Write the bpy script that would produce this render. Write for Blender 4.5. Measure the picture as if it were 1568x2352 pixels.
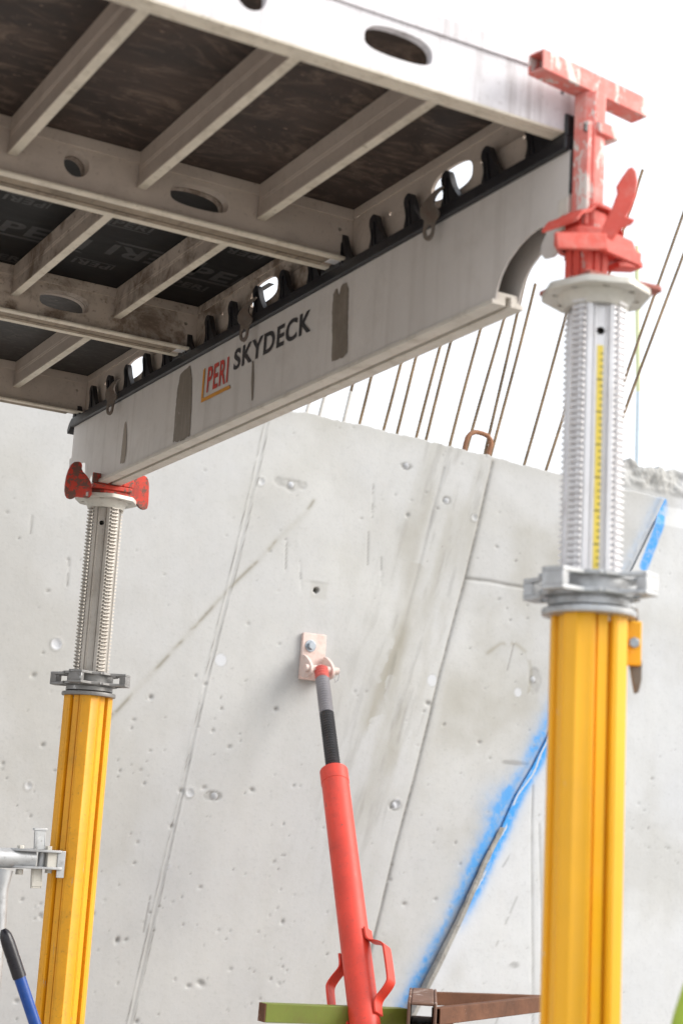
import bpy, bmesh, math, random
import numpy as np
from mathutils import Vector, Matrix, Euler
from mathutils.geometry import tessellate_polygon

# ------------------------------------------------------------------ camera, world, sun
sc = bpy.context.scene
for o in list(bpy.data.objects):
    bpy.data.objects.remove(o)
col = sc.collection
GZ = -2.75                      # floor level; z = 0 is the underside of the deck panels
CAM = Vector((-1.3952, -1.9084, -1.1026))
ROT = Euler((1.77142, -0.05938, -0.50819), 'XYZ')
LENS = 56.358
cd = bpy.data.cameras.new('camera'); cam = bpy.data.objects.new('camera', cd); col.objects.link(cam)
cam.location = CAM; cam.rotation_euler = ROT
cd.sensor_fit = 'VERTICAL'; cd.sensor_height = 36; cd.sensor_width = 24; cd.lens = LENS
cd.clip_start = 0.05; cd.clip_end = 2000
cd.dof.use_dof = True; cd.dof.focus_distance = 4.1; cd.dof.aperture_fstop = 4.2; cd.dof.aperture_blades = 0
sc.camera = cam

SUN_DIR = Vector((0.80, -0.50, 0.62)).normalized()      # towards the sun
w = bpy.data.worlds.new('World'); sc.world = w; w.use_nodes = True
nt = w.node_tree; nt.nodes.clear()
sky = nt.nodes.new('ShaderNodeTexSky'); sky.sky_type = 'NISHITA'; sky.sun_disc = False
sky.sun_elevation = math.asin(SUN_DIR.z); sky.sun_rotation = math.atan2(SUN_DIR.x, SUN_DIR.y)
sky.air_density = 1.6; sky.dust_density = 6.0; sky.ozone_density = 1.0
hs = nt.nodes.new('ShaderNodeMix'); hs.data_type = 'RGBA'; hs.inputs[0].default_value = 0.86     # an even overcast layer over the clear sky
hs.inputs[7].default_value = (4.7, 4.85, 5.1, 1)
bg = nt.nodes.new('ShaderNodeBackground'); bg.inputs['Strength'].default_value = 0.13
wo = nt.nodes.new('ShaderNodeOutputWorld')
nt.links.new(sky.outputs[0], hs.inputs[6]); nt.links.new(hs.outputs[2], bg.inputs[0]); nt.links.new(bg.outputs[0], wo.inputs[0])
sd = bpy.data.lights.new('sun', 'SUN'); sd.energy = 1.5; sd.angle = math.radians(36); sd.color = (1, 0.975, 0.945)
sun = bpy.data.objects.new('sun', sd); col.objects.link(sun); sun.location = (6, -6, 8)
sun.rotation_euler = SUN_DIR.to_track_quat('Z', 'Y').to_euler()
sc.view_settings.view_transform = 'Standard'; sc.view_settings.look = 'None'
sc.view_settings.exposure = 1.22; sc.view_settings.gamma = 1; sc.view_settings.use_curve_mapping = False
sc.render.engine = 'CYCLES'
sc.cycles.max_bounces = 6; sc.cycles.diffuse_bounces = 4; sc.cycles.use_denoising = True

RNG = random.Random(7)
NPR = np.random.RandomState(11)
_R = ROT.to_matrix(); _F = LENS / 36 * 2352       # a position in the 1568 x 2352 frame -> a ray from the camera
def at(u, v, axis, val):
    d = _R @ Vector(((u - 784) / _F, -(v - 1176) / _F, -1))
    t = (val - CAM[axis]) / d[axis]
    return CAM + d * t

# ------------------------------------------------------------------ mesh helpers
class MB:
    def __init__(s): s.v = []; s.f = []
    def add(s, vs, fs):
        b = len(s.v); s.v += [Vector(p) for p in vs]; s.f += [[i + b for i in f] for f in fs]; return s
    def box(s, lo, hi):
        x0, y0, z0 = lo; x1, y1, z1 = hi
        return s.add([(x0,y0,z0),(x1,y0,z0),(x1,y1,z0),(x0,y1,z0),(x0,y0,z1),(x1,y0,z1),(x1,y1,z1),(x0,y1,z1)],
                     [(0,3,2,1),(4,5,6,7),(0,1,5,4),(1,2,6,5),(2,3,7,6),(3,0,4,7)])
    def obox(s, c, ax, half):          # oriented box: axes ax (3 vectors), half sizes
        c = Vector(c); pts = []
        for k in ((-1,-1,-1),(1,-1,-1),(1,1,-1),(-1,1,-1),(-1,-1,1),(1,-1,1),(1,1,1),(-1,1,1)):
            pts.append(c + ax[0]*k[0]*half[0] + ax[1]*k[1]*half[1] + ax[2]*k[2]*half[2])
        return s.add(pts, [(0,3,2,1),(4,5,6,7),(0,1,5,4),(1,2,6,5),(2,3,7,6),(3,0,4,7)])
    def bar(s, a, b, wd, ht, up=(0,0,1)):
        a = Vector(a); b = Vector(b); d = (b - a); L = d.length; d.normalize()
        side = d.cross(Vector(up)).normalized(); u2 = side.cross(d).normalized()
        return s.obox((a + b) / 2, (d, side, u2), (L/2, wd/2, ht/2))
    def tube(s, pts, rads, n=16, caps=True, seed_up=None):
        pts = [Vector(p) for p in pts]
        if not isinstance(rads, (list, tuple)): rads = [rads] * len(pts)
        t0 = (pts[1] - pts[0]).normalized()
        u = Vector(seed_up) if seed_up else (Vector((0,0,1)) if abs(t0.z) < .9 else Vector((1,0,0)))
        u = (u - t0 * u.dot(t0)).normalized()
        b = len(s.v)
        for i, p in enumerate(pts):
            if i == 0: t = pts[1] - pts[0]
            elif i == len(pts) - 1: t = pts[-1] - pts[-2]
            else: t = pts[i+1] - pts[i-1]
            t.normalize(); u = (u - t * u.dot(t)).normalized(); q = t.cross(u)
            for k in range(n):
                a = 2 * math.pi * k / n
                s.v.append(p + (u * math.cos(a) + q * math.sin(a)) * rads[i])
        for i in range(len(pts) - 1):
            for k in range(n):
                k2 = (k + 1) % n
                s.f.append([b+i*n+k, b+i*n+k2, b+(i+1)*n+k2, b+(i+1)*n+k])
        if caps:
            s.f.append([b + k for k in range(n)][::-1]); e = b + (len(pts)-1)*n
            s.f.append([e + k for k in range(n)])
        return s
    def plate(s, outline, holes, O, U, V, N, th):
        O, U, V, N = map(Vector, (O, U, V, N))
        loops = [outline] + list(holes)
        polys = [[Vector((p[0], p[1], 0)) for p in l] for l in loops]
        tris = tessellate_polygon(polys)
        flat = [p for l in loops for p in l]; n = len(flat); b = len(s.v)
        for k in (0, 1):
            for p in flat: s.v.append(O + U*p[0] + V*p[1] + N*th*k)
        for t in tris:
            a, bb, c = t
            p, q, r = flat[a], flat[bb], flat[c]
            cr = (q[0]-p[0])*(r[1]-p[1]) - (q[1]-p[1])*(r[0]-p[0])
            if abs(cr) < 1e-14: continue
            if cr < 0: bb, c = c, bb
            s.f.append([b+n+a, b+n+bb, b+n+c]); s.f.append([b+a, b+c, b+bb])
        i0 = 0
        for l in loops:
            m = len(l)
            for i in range(m):
                j = (i + 1) % m
                s.f.append([b+i0+i, b+i0+j, b+n+i0+j, b+n+i0+i])
            i0 += m
        return s
    def lathe(s, prof, O=(0,0,0), n=32):      # prof: (r, z) list, closed
        b = len(s.v); m = len(prof)
        for k in range(n):
            a = 2*math.pi*k/n
            for r, z in prof: s.v.append(Vector(O) + Vector((r*math.cos(a), r*math.sin(a), z)))
        for k in range(n):
            k2 = (k+1) % n
            for i in range(m):
                j = (i+1) % m
                s.f.append([b+k*m+i, b+k2*m+i, b+k2*m+j, b+k*m+j])
        return s
    def xform(s, M):
        s.v = [M @ v for v in s.v]; return s
    def build(s, name, m, parent=None, bevel=0, smooth=35, local=False, seg=2, recalc=True):
        me = bpy.data.meshes.new(name)
        W = Matrix.Identity(4)
        if parent is not None and not local:
            r = parent
            while r.parent: r = r.parent
            W = (Matrix.Translation(r.location) @ r.rotation_euler.to_matrix().to_4x4()).inverted()
        off = Vector((0,0,0))
        if parent is None:
            off = sum(s.v, Vector()) / len(s.v); off.z = min(v.z for v in s.v)
        me.from_pydata([(W @ (v - off))[:] for v in s.v], [], s.f)
        if recalc:
            bm = bmesh.new(); bm.from_mesh(me)
            bmesh.ops.recalc_face_normals(bm, faces=bm.faces); bm.to_mesh(me); bm.free()
        me.materials.append(m)
        if smooth:
            me.polygons.foreach_set('use_smooth', [True]*len(me.polygons))
            me.set_sharp_from_angle(angle=math.radians(smooth))
        o = bpy.data.objects.new(name, me); col.objects.link(o); o.location = off
        if parent is not None: o.parent = parent
        if bevel:
            b = o.modifiers.new('edge', 'BEVEL'); b.width = bevel; b.segments = seg; b.limit_method = 'ANGLE'; b.angle_limit = math.radians(40)
        return o

def tag(o, label, cat, group=None, kind=None):
    if label: o['label'] = label
    if cat: o['category'] = cat
    if group: o['group'] = group
    if kind: o['kind'] = kind
    return o
def thing(name, label, cat, loc=(0,0,0), group=None, rot=(0,0,0)):
    o = bpy.data.objects.new(name, None); col.objects.link(o)
    o.location = loc; o.rotation_euler = rot; o.empty_display_size = .1
    return tag(o, label, cat, group)
def circle(cx, cy, r, n=20): return [(cx + r*math.cos(2*math.pi*i/n), cy + r*math.sin(2*math.pi*i/n)) for i in range(n)]
def oval(cx, cz, rx, rup, rdn, n=36):
    p = []
    for i in range(n):
        a = 2*math.pi*i/n; c, s_ = math.cos(a), math.sin(a)
        e = .8 if s_ > 0 else .55
        p.append((cx + rx*math.copysign(abs(c)**.8, c), cz + (rup if s_ > 0 else rdn)*math.copysign(abs(s_)**e, s_)))
    return p
def smooth_poly(pts, it=2):
    for _ in range(it):
        q = []
        for i in range(len(pts)):
            a, b = pts[i], pts[(i+1) % len(pts)]
            q += [(a[0]*.75+b[0]*.25, a[1]*.75+b[1]*.25), (a[0]*.25+b[0]*.75, a[1]*.25+b[1]*.75)]
        pts = q
    return pts
def cut(o, cutter_mb):
    c = cutter_mb.build('cutter', o.data.materials[0])
    c.matrix_world = Matrix.Translation(c.location)
    tmp = bpy.data.objects.new('tmp', o.data); col.objects.link(tmp)
    b = tmp.modifiers.new('b', 'BOOLEAN'); b.operation = 'DIFFERENCE'; b.object = c; b.solver = 'EXACT'
    bpy.context.view_layer.update()
    me = bpy.data.meshes.new_from_object(tmp.evaluated_get(bpy.context.evaluated_depsgraph_get()))
    o.data = me
    bpy.data.objects.remove(tmp); bpy.data.objects.remove(c)
    return o

# ------------------------------------------------------------------ materials
class NT:
    def __init__(s, name):
        s.m = bpy.data.materials.new(name); s.m.use_nodes = True
        s.t = s.m.node_tree; s.t.nodes.clear()
        s.out = s.t.nodes.new('ShaderNodeOutputMaterial'); s.b = s.t.nodes.new('ShaderNodeBsdfPrincipled')
        s.t.links.new(s.b.outputs[0], s.out.inputs[0])
    def n(s, t, **k):
        x = s.t.nodes.new(t)
        for a, v in k.items(): setattr(x, a, v)
        return x
    def put(s, sock, v):
        if isinstance(v, bpy.types.NodeSocket): s.t.links.new(v, sock)
        elif v is not None: sock.default_value = v
    def coords(s, scale=(1,1,1), rnd=True, rot=(0,0,0)):
        tc = s.n('ShaderNodeTexCoord'); mp = s.n('ShaderNodeMapping')
        mp.inputs['Scale'].default_value = scale; mp.inputs['Rotation'].default_value = rot
        s.t.links.new(tc.outputs['Object'], mp.inputs[0])
        if rnd:
            oi = s.n('ShaderNodeObjectInfo'); mu = s.n('ShaderNodeMath', operation='MULTIPLY'); mu.inputs[1].default_value = 57.0
            s.t.links.new(oi.outputs['Random'], mu.inputs[0]); s.t.links.new(mu.outputs[0], mp.inputs['Location'])
        return mp.outputs[0]
    def noise(s, vec, scale, detail=4, rough=.6, dist=0):
        x = s.n('ShaderNodeTexNoise'); x.inputs['Scale'].default_value = scale; x.inputs['Detail'].default_value = detail
        x.inputs['Roughness'].default_value = rough; x.inputs['Distortion'].default_value = dist
        s.put(x.inputs['Vector'], vec); return x.outputs['Fac']
    def ramp(s, v, a, b, lo=0., hi=1.):
        x = s.n('ShaderNodeMapRange'); x.inputs[1].default_value = a; x.inputs[2].default_value = b
        x.inputs[3].default_value = lo; x.inputs[4].default_value = hi; x.clamp = True
        s.put(x.inputs[0], v); return x.outputs[0]
    def mul(s, a, b, op='MULTIPLY'):
        x = s.n('ShaderNodeMath', operation=op); s.put(x.inputs[0], a); s.put(x.inputs[1], b); return x.outputs[0]
    def mix(s, f, a, b, mode='MIX'):
        x = s.n('ShaderNodeMix', data_type='RGBA', blend_type=mode)
        s.put(x.inputs[0], f)
        for i, v in ((6, a), (7, b)):
            s.put(x.inputs[i], (v[0], v[1], v[2], 1) if isinstance(v, (tuple, list)) else v)
        return x.outputs[2]
    def attr(s, name):
        x = s.n('ShaderNodeAttribute'); x.attribute_name = name; return x.outputs['Fac']
    def bump(s, h, strength=.2, dist=.002):
        x = s.n('ShaderNodeBump'); x.inputs['Strength'].default_value = strength; x.inputs['Distance'].default_value = dist
        s.put(x.inputs['Height'], h); s.t.links.new(x.outputs[0], s.b.inputs['Normal'])
    def fin(s, colr, rough=.6, metal=0., spec=.5):
        s.put(s.b.inputs['Base Color'], colr if isinstance(colr, bpy.types.NodeSocket) else (*colr, 1))
        s.put(s.b.inputs['Roughness'], rough); s.put(s.b.inputs['Metallic'], metal)
        s.b.inputs['Specular IOR Level'].default_value = spec
        return s.m

def paint(name, base, rough=.5, metal=0., var=.12, dirt=(.12,.09,.07), dirt_amt=.35, dirt_scale=9, speck=.25, speck_scale=160,
          chip=None, chip_scale=22, chip_thr=.66, streak=0., streak_axis=2, streak_scale=60, bump=.15, spec=.4, chip_stretch=(1,1,1), dirt_rng=(.5,.78)):
    t = NT(name); v = t.coords()
    c = base
    n1 = t.noise(v, dirt_scale*.4, 5, .65)
    c = t.mix(t.ramp(n1, .3, .7), tuple(x*(1-var) for x in base), tuple(min(1, x*(1+var)) for x in base))
    n2 = t.noise(v, dirt_scale, 8, .72, .4)
    c = t.mix(t.ramp(n2, dirt_rng[0], dirt_rng[1], 0, dirt_amt), c, dirt)
    if streak:
        sc_ = [1, 1, 1]; sc_[streak_axis] = .06
        n3 = t.noise(t.coords(tuple(sc_)), streak_scale, 4, .6)
        c = t.mix(t.ramp(n3, .52, .75, 0, streak), c, dirt)
    if speck:
        n4 = t.noise(v, speck_scale, 3, .6)
        c = t.mix(t.ramp(n4, .6, .72, 0, speck), c, dirt)
    r = rough; mt = metal
    if chip:
        n5 = t.noise(t.coords(chip_stretch), chip_scale, 9, .68, .3)
        k = t.ramp(n5, chip_thr, chip_thr + .025)
        c = t.mix(k, c, chip)
    t.bump(t.noise(v, 220, 4, .6), bump, .001)
    rr = t.ramp(n2, .3, .75, max(.05, rough-.08), min(1, rough+.15))
    return t.fin(c, rr, mt, spec)

M = {}
M['frame'] = paint('frame_paint', (.55,.47,.405), .55, var=.08, dirt=(.16,.11,.08), dirt_amt=.3, dirt_scale=14, speck=.3, speck_scale=120, streak=.0)
M['frame_dirty'] = paint('frame_paint_muddy', (.54,.455,.385), .65, var=.12, dirt=(.15,.10,.068), dirt_amt=.85, dirt_scale=9, speck=.7, speck_scale=90, dirt_rng=(.46,.60))
M['frame_lit'] = paint('frame_paint_pale', (.70,.685,.71), .5, var=.10, dirt=(.24,.20,.19), dirt_amt=.32, dirt_scale=9, speck=.3, speck_scale=110, streak=.55, streak_axis=2, streak_scale=60)  # frame paint lightened and cooled in colour for the sky-lit outer edge
M['lip'] = paint('frame_lip', (.68,.62,.52), .6, var=.1, dirt=(.22,.17,.11), dirt_amt=.55, dirt_scale=26, speck=.45, speck_scale=90)
M['joint'] = paint('joint_dirt', (.27,.22,.165), .8, var=.2, dirt=(.06,.045,.035), dirt_amt=.7, dirt_scale=16, speck=.5, speck_scale=80, streak=.6, streak_axis=1, streak_scale=55)
M['beam'] = paint('beam_paint', (.60,.565,.535), .45, var=.05, dirt=(.2,.155,.115), dirt_amt=.2, dirt_scale=9, speck=.12, speck_scale=200, streak=.22, streak_axis=2, streak_scale=26)
M['beam_lip'] = paint('beam_lip_paint', (.60,.56,.50), .5, var=.08, dirt=(.2,.15,.1), dirt_amt=.5, dirt_scale=18, speck=.3)
M['patch'] = paint('bare_patch', (.175,.145,.115), .5, var=.1, dirt=(.4,.36,.31), dirt_amt=.3, dirt_scale=40, speck=.2, speck_scale=220, streak=.35, streak_axis=2, streak_scale=120, chip=(.44,.40,.36), chip_scale=40, chip_thr=.63, chip_stretch=(1,1,.35))
M['rubber'] = paint('black_plastic', (.013,.013,.016), .42, var=.3, dirt=(.07,.065,.06), dirt_amt=.35, dirt_scale=24, speck=.2, speck_scale=150, spec=.5)
M['alu'] = paint('aluminium', (.47,.44,.40), .42, .5, var=.1, dirt=(.22,.17,.13), dirt_amt=.45, dirt_scale=14, speck=.25, streak=.3, streak_axis=2, streak_scale=80)
M['alu_bright'] = paint('aluminium_bright', (.74,.73,.74), .42, .45, var=.08, dirt=(.35,.3,.28), dirt_amt=.3, dirt_scale=14, speck=.1, streak=.25, streak_axis=2, streak_scale=80)
M['galv'] = paint('galvanised', (.46,.47,.48), .45, .55, var=.25, dirt=(.15,.14,.135), dirt_amt=.7, dirt_scale=28, speck=.4, speck_scale=70, chip=(.62,.62,.61), chip_scale=40, chip_thr=.64)
M['galv_dark'] = paint('galvanised_dull', (.27,.265,.26), .5, .5, var=.22, dirt=(.10,.09,.08), dirt_amt=.5, dirt_scale=28, speck=.35, speck_scale=70, chip=(.55,.55,.55), chip_scale=40, chip_thr=.62)  # galvanised metal darkened in colour for the shade on the rear nut
M['galv_light'] = paint('galvanised_plate', (.58,.56,.51), .5, .35, var=.12, dirt=(.25,.2,.15), dirt_amt=.35, dirt_scale=18, speck=.2)
M['yellow'] = paint('yellow_paint', (.80,.365,.010), .4, var=.08, dirt=(.30,.16,.03), dirt_amt=.4, dirt_scale=12, speck=.4, speck_scale=110, chip=(.33,.31,.28), chip_scale=34, chip_thr=.655, streak=.25, streak_axis=2, streak_scale=60, chip_stretch=(1,1,.22))
M['yellow_b'] = paint('yellow_paint_faded', (.88,.435,.014), .4, var=.05, dirt=(.60,.36,.10), dirt_amt=.15, dirt_scale=12, speck=.1, chip=(.72,.58,.38), chip_scale=42, chip_thr=.655, chip_stretch=(1,1,.4), streak=.2, streak_axis=2, streak_scale=50)  # lighter yellow for the front prop
M['red'] = paint('red_paint', (.62,.052,.03), .42, var=.12, dirt=(.25,.05,.04), dirt_amt=.4, dirt_scale=18, speck=.4, speck_scale=100, chip=(.13,.075,.06), chip_scale=44, chip_thr=.675, chip_stretch=(1,1,.4))
M['red_worn'] = paint('red_paint_concrete_smeared', (.68,.17,.14), .6, var=.1, dirt=(.66,.54,.50), dirt_amt=.75, dirt_scale=26, speck=.15, chip=(.62,.56,.52), chip_scale=34, chip_thr=.53, chip_stretch=(1,1,.45), streak=.55, streak_axis=2, streak_scale=38)
M['red_plain'] = paint('red_paint_head', (.62,.085,.06), .55, var=.15, dirt=(.60,.36,.31), dirt_amt=.55, dirt_scale=26, speck=.2, chip=(.50,.40,.36), chip_scale=36, chip_thr=.63)
M['red_rust'] = paint('red_paint_rusty', (.50,.042,.022), .5, var=.2, dirt=(.10,.05,.04), dirt_amt=.85, dirt_scale=34, speck=.35, chip=(.15,.065,.048), chip_scale=46, chip_thr=.505)
M['pinkwash'] = paint('bracket_paint', (.66,.53,.48), .6, var=.1, dirt=(.55,.20,.14), dirt_amt=.6, dirt_scale=34, speck=.2)
M['rust'] = paint('rust', (.13,.055,.028), .75, var=.3, dirt=(.07,.035,.025), dirt_amt=.7, dirt_scale=26, speck=.4, chip=(.42,.36,.33), chip_scale=14, chip_thr=.64, bump=.35)
M['rebar'] = paint('rebar_rust', (.21,.145,.085), .75, .2, var=.5, dirt=(.075,.062,.05), dirt_amt=.8, dirt_scale=9, speck=.3, bump=.3)
M['cement'] = paint('cement_coat', (.50,.48,.45), .85, var=.15, dirt=(.3,.22,.15), dirt_amt=.4, dirt_scale=20)
M['hook'] = paint('rusty_steel', (.20,.17,.145), .5, .5, var=.25, dirt=(.16,.07,.03), dirt_amt=.6, dirt_scale=30, speck=.3)
M['thread'] = paint('thread_steel', (.07,.07,.075), .38, .7, var=.2, dirt=(.03,.03,.03), dirt_amt=.4, dirt_scale=18)
M['thread_pale'] = paint('thread_steel_dusty', (.30,.29,.31), .5, .4, var=.15, dirt=(.2,.19,.2), dirt_amt=.4, dirt_scale=18)
M['thread_red'] = paint('thread_painted', (.62,.13,.11), .5, var=.15, dirt=(.5,.3,.27), dirt_amt=.5, dirt_scale=30)
M['socket'] = paint('rust_pale', (.15,.085,.06), .85, var=.2, dirt=(.09,.05,.035), dirt_amt=.6, dirt_scale=30, speck=.4, chip=(.32,.26,.23), chip_scale=18, chip_thr=.60)
M['bolt'] = paint('zinc_bolt', (.38,.42,.46), .3, .8, var=.15, dirt_amt=.2)
M['green'] = paint('green_paint', (.15,.185,.028), .5, var=.12, dirt=(.16,.09,.04), dirt_amt=.4, dirt_scale=20, speck=.2, chip=(.15,.07,.035), chip_scale=24, chip_thr=.68)
M['blue_tool'] = paint('blue_paint', (.007,.055,.26), .35, var=.1, dirt=(.2,.22,.25), dirt_amt=.15, dirt_scale=30, speck=.2, speck_scale=200)
M['black_grip'] = paint('black_grip', (.016,.015,.02), .3, var=.2, dirt=(.1,.1,.11), dirt_amt=.2, dirt_scale=40, speck=.1)
M['tape'] = paint('yellow_tape', (.80,.62,.10), .45, var=.05, dirt=(.4,.3,.1), dirt_amt=.3, dirt_scale=30)
M['ink'] = paint('black_ink', (.035,.033,.035), .5, var=.1, dirt_amt=.15, chip=(.42,.38,.34), chip_scale=60, chip_thr=.66)
M['ink_red'] = paint('red_ink', (.50,.045,.03), .5, var=.1, dirt_amt=.15, chip=(.42,.38,.34), chip_scale=60, chip_thr=.66)
M['ink_orange'] = paint('orange_ink', (.60,.25,.02), .5, var=.1, dirt_amt=.2, chip=(.42,.38,.34), chip_scale=60, chip_thr=.66)
M['print'] = paint('grey_print', (.034,.034,.035), .5, var=.15, dirt=(.02,.02,.02), dirt_amt=.4, dirt_scale=20)
M['pole_lime'] = paint('pole_lime', (.72,.76,.46), .5, var=.05, dirt_amt=.1)  # both pole colours are paled to imitate washed-out glare
M['pole_blue'] = paint('pole_pale_blue', (.66,.76,.82), .5, var=.05, dirt_amt=.1)

def ply(name, base, hi, lo, rough, scl=5.0, spec=.4):
    t = NT(name); v = t.coords((1, 2.2, 1))
    a = t.noise(v, scl, 9, .7, 1.4); b = t.noise(v, scl*2.6, 9, .75, 2.2); g = t.noise(t.coords((1,14,1)), 16, 5, .65, .5)
    c = t.mix(t.ramp(a, .36, .64), lo, base)
    c = t.mix(t.ramp(b, .5, .72, 0, .75), c, hi)
    c = t.mix(t.ramp(g, .5, .72, 0, .45), c, lo)
    c = t.mix(t.ramp(t.noise(v, 60, 3), .68, .74, 0, .6), c, tuple(x*2.2 for x in hi))
    t.bump(g, .12, .001)
    return t.fin(c, t.ramp(a, .3, .7, rough, rough+.2), 0, spec)
M['ply_brown'] = ply('plywood_brown', (.066,.046,.038), (.24,.175,.135), (.018,.012,.011), .5, 2.6)
M['ply_black'] = ply('plywood_black_film', (.0085,.0085,.009), (.0105,.0105,.011), (.0065,.0065,.007), .42, 2.0, .16)
M['ply_grey'] = ply('plywood_grey', (.042,.037,.035), (.13,.118,.105), (.017,.015,.015), .42, 7.0)

def concrete(name, base, attrs=True):
    t = NT(name); v = t.coords(rnd=False)
    n1 = t.noise(v, 1.3, 6, .6, .3); n2 = t.noise(v, 6, 8, .7, .6); n3 = t.noise(v, 90, 4, .6)
    n5 = t.noise(t.coords((1, 1, .12), False, (0, -.22, 0)), 9, 6, .65)
    c = t.mix(t.ramp(n1, .3, .7), tuple(x*y for x, y in zip(base, (.93,.935,.95))), tuple(x*y for x, y in zip(base, (1.05,1.045,1.02))))
    c = t.mix(t.ramp(n2, .48, .75, 0, .16), c, tuple(x*y for x, y in zip(base, (.70,.68,.62))))
    c = t.mix(t.ramp(n5, .5, .72, 0, .14), c, tuple(x*y for x, y in zip(base, (.72,.69,.60))))
    c = t.mix(t.ramp(n3, .56, .74, 0, .30), c, tuple(x*.6 for x in base))
    c = t.mix(t.ramp(t.noise(v, 30, 6, .7), .52, .72, 0, .22), c, tuple(x*.72 for x in base))
    if attrs:
        c = t.mix(t.attr('stain'), c, (.285,.27,.225))
        c = t.mix(t.attr('pale'), c, (.56,.58,.62))
        c = t.mix(t.attr('dirt'), c, (.095,.088,.075))  # dirt and dark joints, plus shade painted into pits and the hole
        c = t.mix(t.mul(t.attr('blue'), t.ramp(t.noise(v, 32, 6, .7), .30, .52, .45, 1)), c, (.024,.27,.66))
    h = t.mul(n3, .5); h = t.mul(h, t.noise(v, 25, 5), 'ADD')
    t.bump(h, .22, .003)
    return t.fin(c, t.ramp(n2, .3, .7, .62, .82), 0, .35)
M['wall'] = concrete('wall_concrete', (.462,.464,.460))
M['wall_pale'] = concrete('wall_concrete_pale', (.52,.53,.54))
M['floor'] = concrete('floor_concrete', (.31,.295,.275), False)
M['filler'] = paint('joint_filler', (.33,.315,.285), .85, var=.2, dirt=(.1,.09,.08), dirt_amt=.6, dirt_scale=30, speck=.5, speck_scale=60, streak=.4, streak_axis=2, streak_scale=90)

# ------------------------------------------------------------------ ground
g = MB()
R_ = 400
xs = [-R_, -60, -20, -8, -4, 0, 4, 8, 20, 60, R_]
for i, x in enumerate(xs):
    for j, y in enumerate(xs): g.v.append(Vector((x, y, GZ)))
for i in range(len(xs)-1):
    for j in range(len(xs)-1):
        k = i*len(xs)+j; g.f.append([k, k+len(xs), k+len(xs)+1, k+1])
gr = g.build('ground', M['floor'], smooth=0); gr['kind'] = 'structure'; gr['label'] = 'grey concrete floor slab of the building site'

# ------------------------------------------------------------------ concrete walls
YW = 3.0
_lat = {}
def vnoise(x, z, s, seed):
    if seed not in _lat: _lat[seed] = np.random.RandomState(seed).rand(256, 256)
    L = _lat[seed]; X = x*s + 1000; Z = z*s + 1000
    i = np.floor(X).astype(int); j = np.floor(Z).astype(int); fx = X - i; fz = Z - j
    fx = fx*fx*(3-2*fx); fz = fz*fz*(3-2*fz); i %= 256; j %= 256; i2 = (i+1) % 256; j2 = (j+1) % 256
    return L[i,j]*(1-fx)*(1-fz) + L[i2,j]*fx*(1-fz) + L[i,j2]*(1-fx)*fz + L[i2,j2]*fx*fz
def fbm(x, z, s, seed, o=4):
    r = 0; a = .5; t = 0
    for k in range(o): r = r + a*vnoise(x, z, s*2**k, seed+k); t += a; a *= .5
    return r/t
def W2(u, v): p = at(u, v, 1, YW); return (p.x, p.z)
def pline(pts): return np.array([W2(*p) for p in pts])
def dist(x, z, pl):                 # distance, signed offset (right of the downward line > 0), parameter 0..1
    best = np.full(x.shape, 9.); sg = np.zeros(x.shape); par = np.zeros(x.shape)
    L = np.hypot(*(pl[1:]-pl[:-1]).T); cum = np.concatenate([[0], np.cumsum(L)]); tot = cum[-1]
    for k in range(len(pl)-1):
        a = pl[k]; d = pl[k+1]-a; l2 = d@d
        t = np.clip(((x-a[0])*d[0] + (z-a[1])*d[1])/l2, 0, 1)
        dx = x-a[0]-t*d[0]; dz = z-a[1]-t*d[1]; dd = np.hypot(dx, dz)
        s = np.sign(-(d[0]*(z-a[1]) - d[1]*(x-a[0])))
        m = dd < best; best = np.where(m, dd, best); sg = np.where(m, s*-1, sg); par = np.where(m, (cum[k]+t*L[k])/tot, par)
    return best, best*sg, par

SEAM1 = pline([(613,970),(584,1106),(547,1268),(515,1397),(501,1452),(482,1528),(447,1681),(420,1808),(386,1957),(348,2133),(300,2347),(270,2480)])
SEAM2 = pline([(1131,1062),(1102,1188),(1069,1327),(1043,1421),(1011,1541),(987,1645),(949,1795),(909,1944),(875,2087),(840,2230),(805,2380)])
SEAM3 = pline([(1019,1075),(987,1198),(955,1330),(925,1440),(885,1560),(850,1660)])
CRACK = pline([(1073,1329),(1120,1334),(1165,1343),(1209,1350),(1300,1362)])
LOWA = pline([(1222,1805),(1216,2000),(1212,2200),(1206,2400)])
LOWB = pline([(1236,1893),(1235,2100),(1232,2400)])
DIAG = pline([(720,1150),(703,1177),(647,1230),(590,1290),(537,1341),(436,1452),(363,1532),(267,1635),(200,1700)])
SEAMB = [(1529,1144),(1503,1200),(1478,1252),(1452,1305),(1400,1400),(1330,1550),(1260,1684),(1222,1760),(1183,1826),(1149,1903),(1111,1975),(1079,2045),(1055,2097),(1024,2159),(992,2222),(954,2291),(915,2365),(850,2490)]
SB = pline(SEAMB)
_o = np.argsort(SB[:,1])
def xs_of_z(z): return np.interp(z, SB[_o,1], SB[_o,0])
TOP = pline([(560,935),(700,945),(1000,1015),(1280,1085),(1430,1125),(1529,1144)])
def ztop(x): return np.interp(x, TOP[:,0], TOP[:,1])

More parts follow.
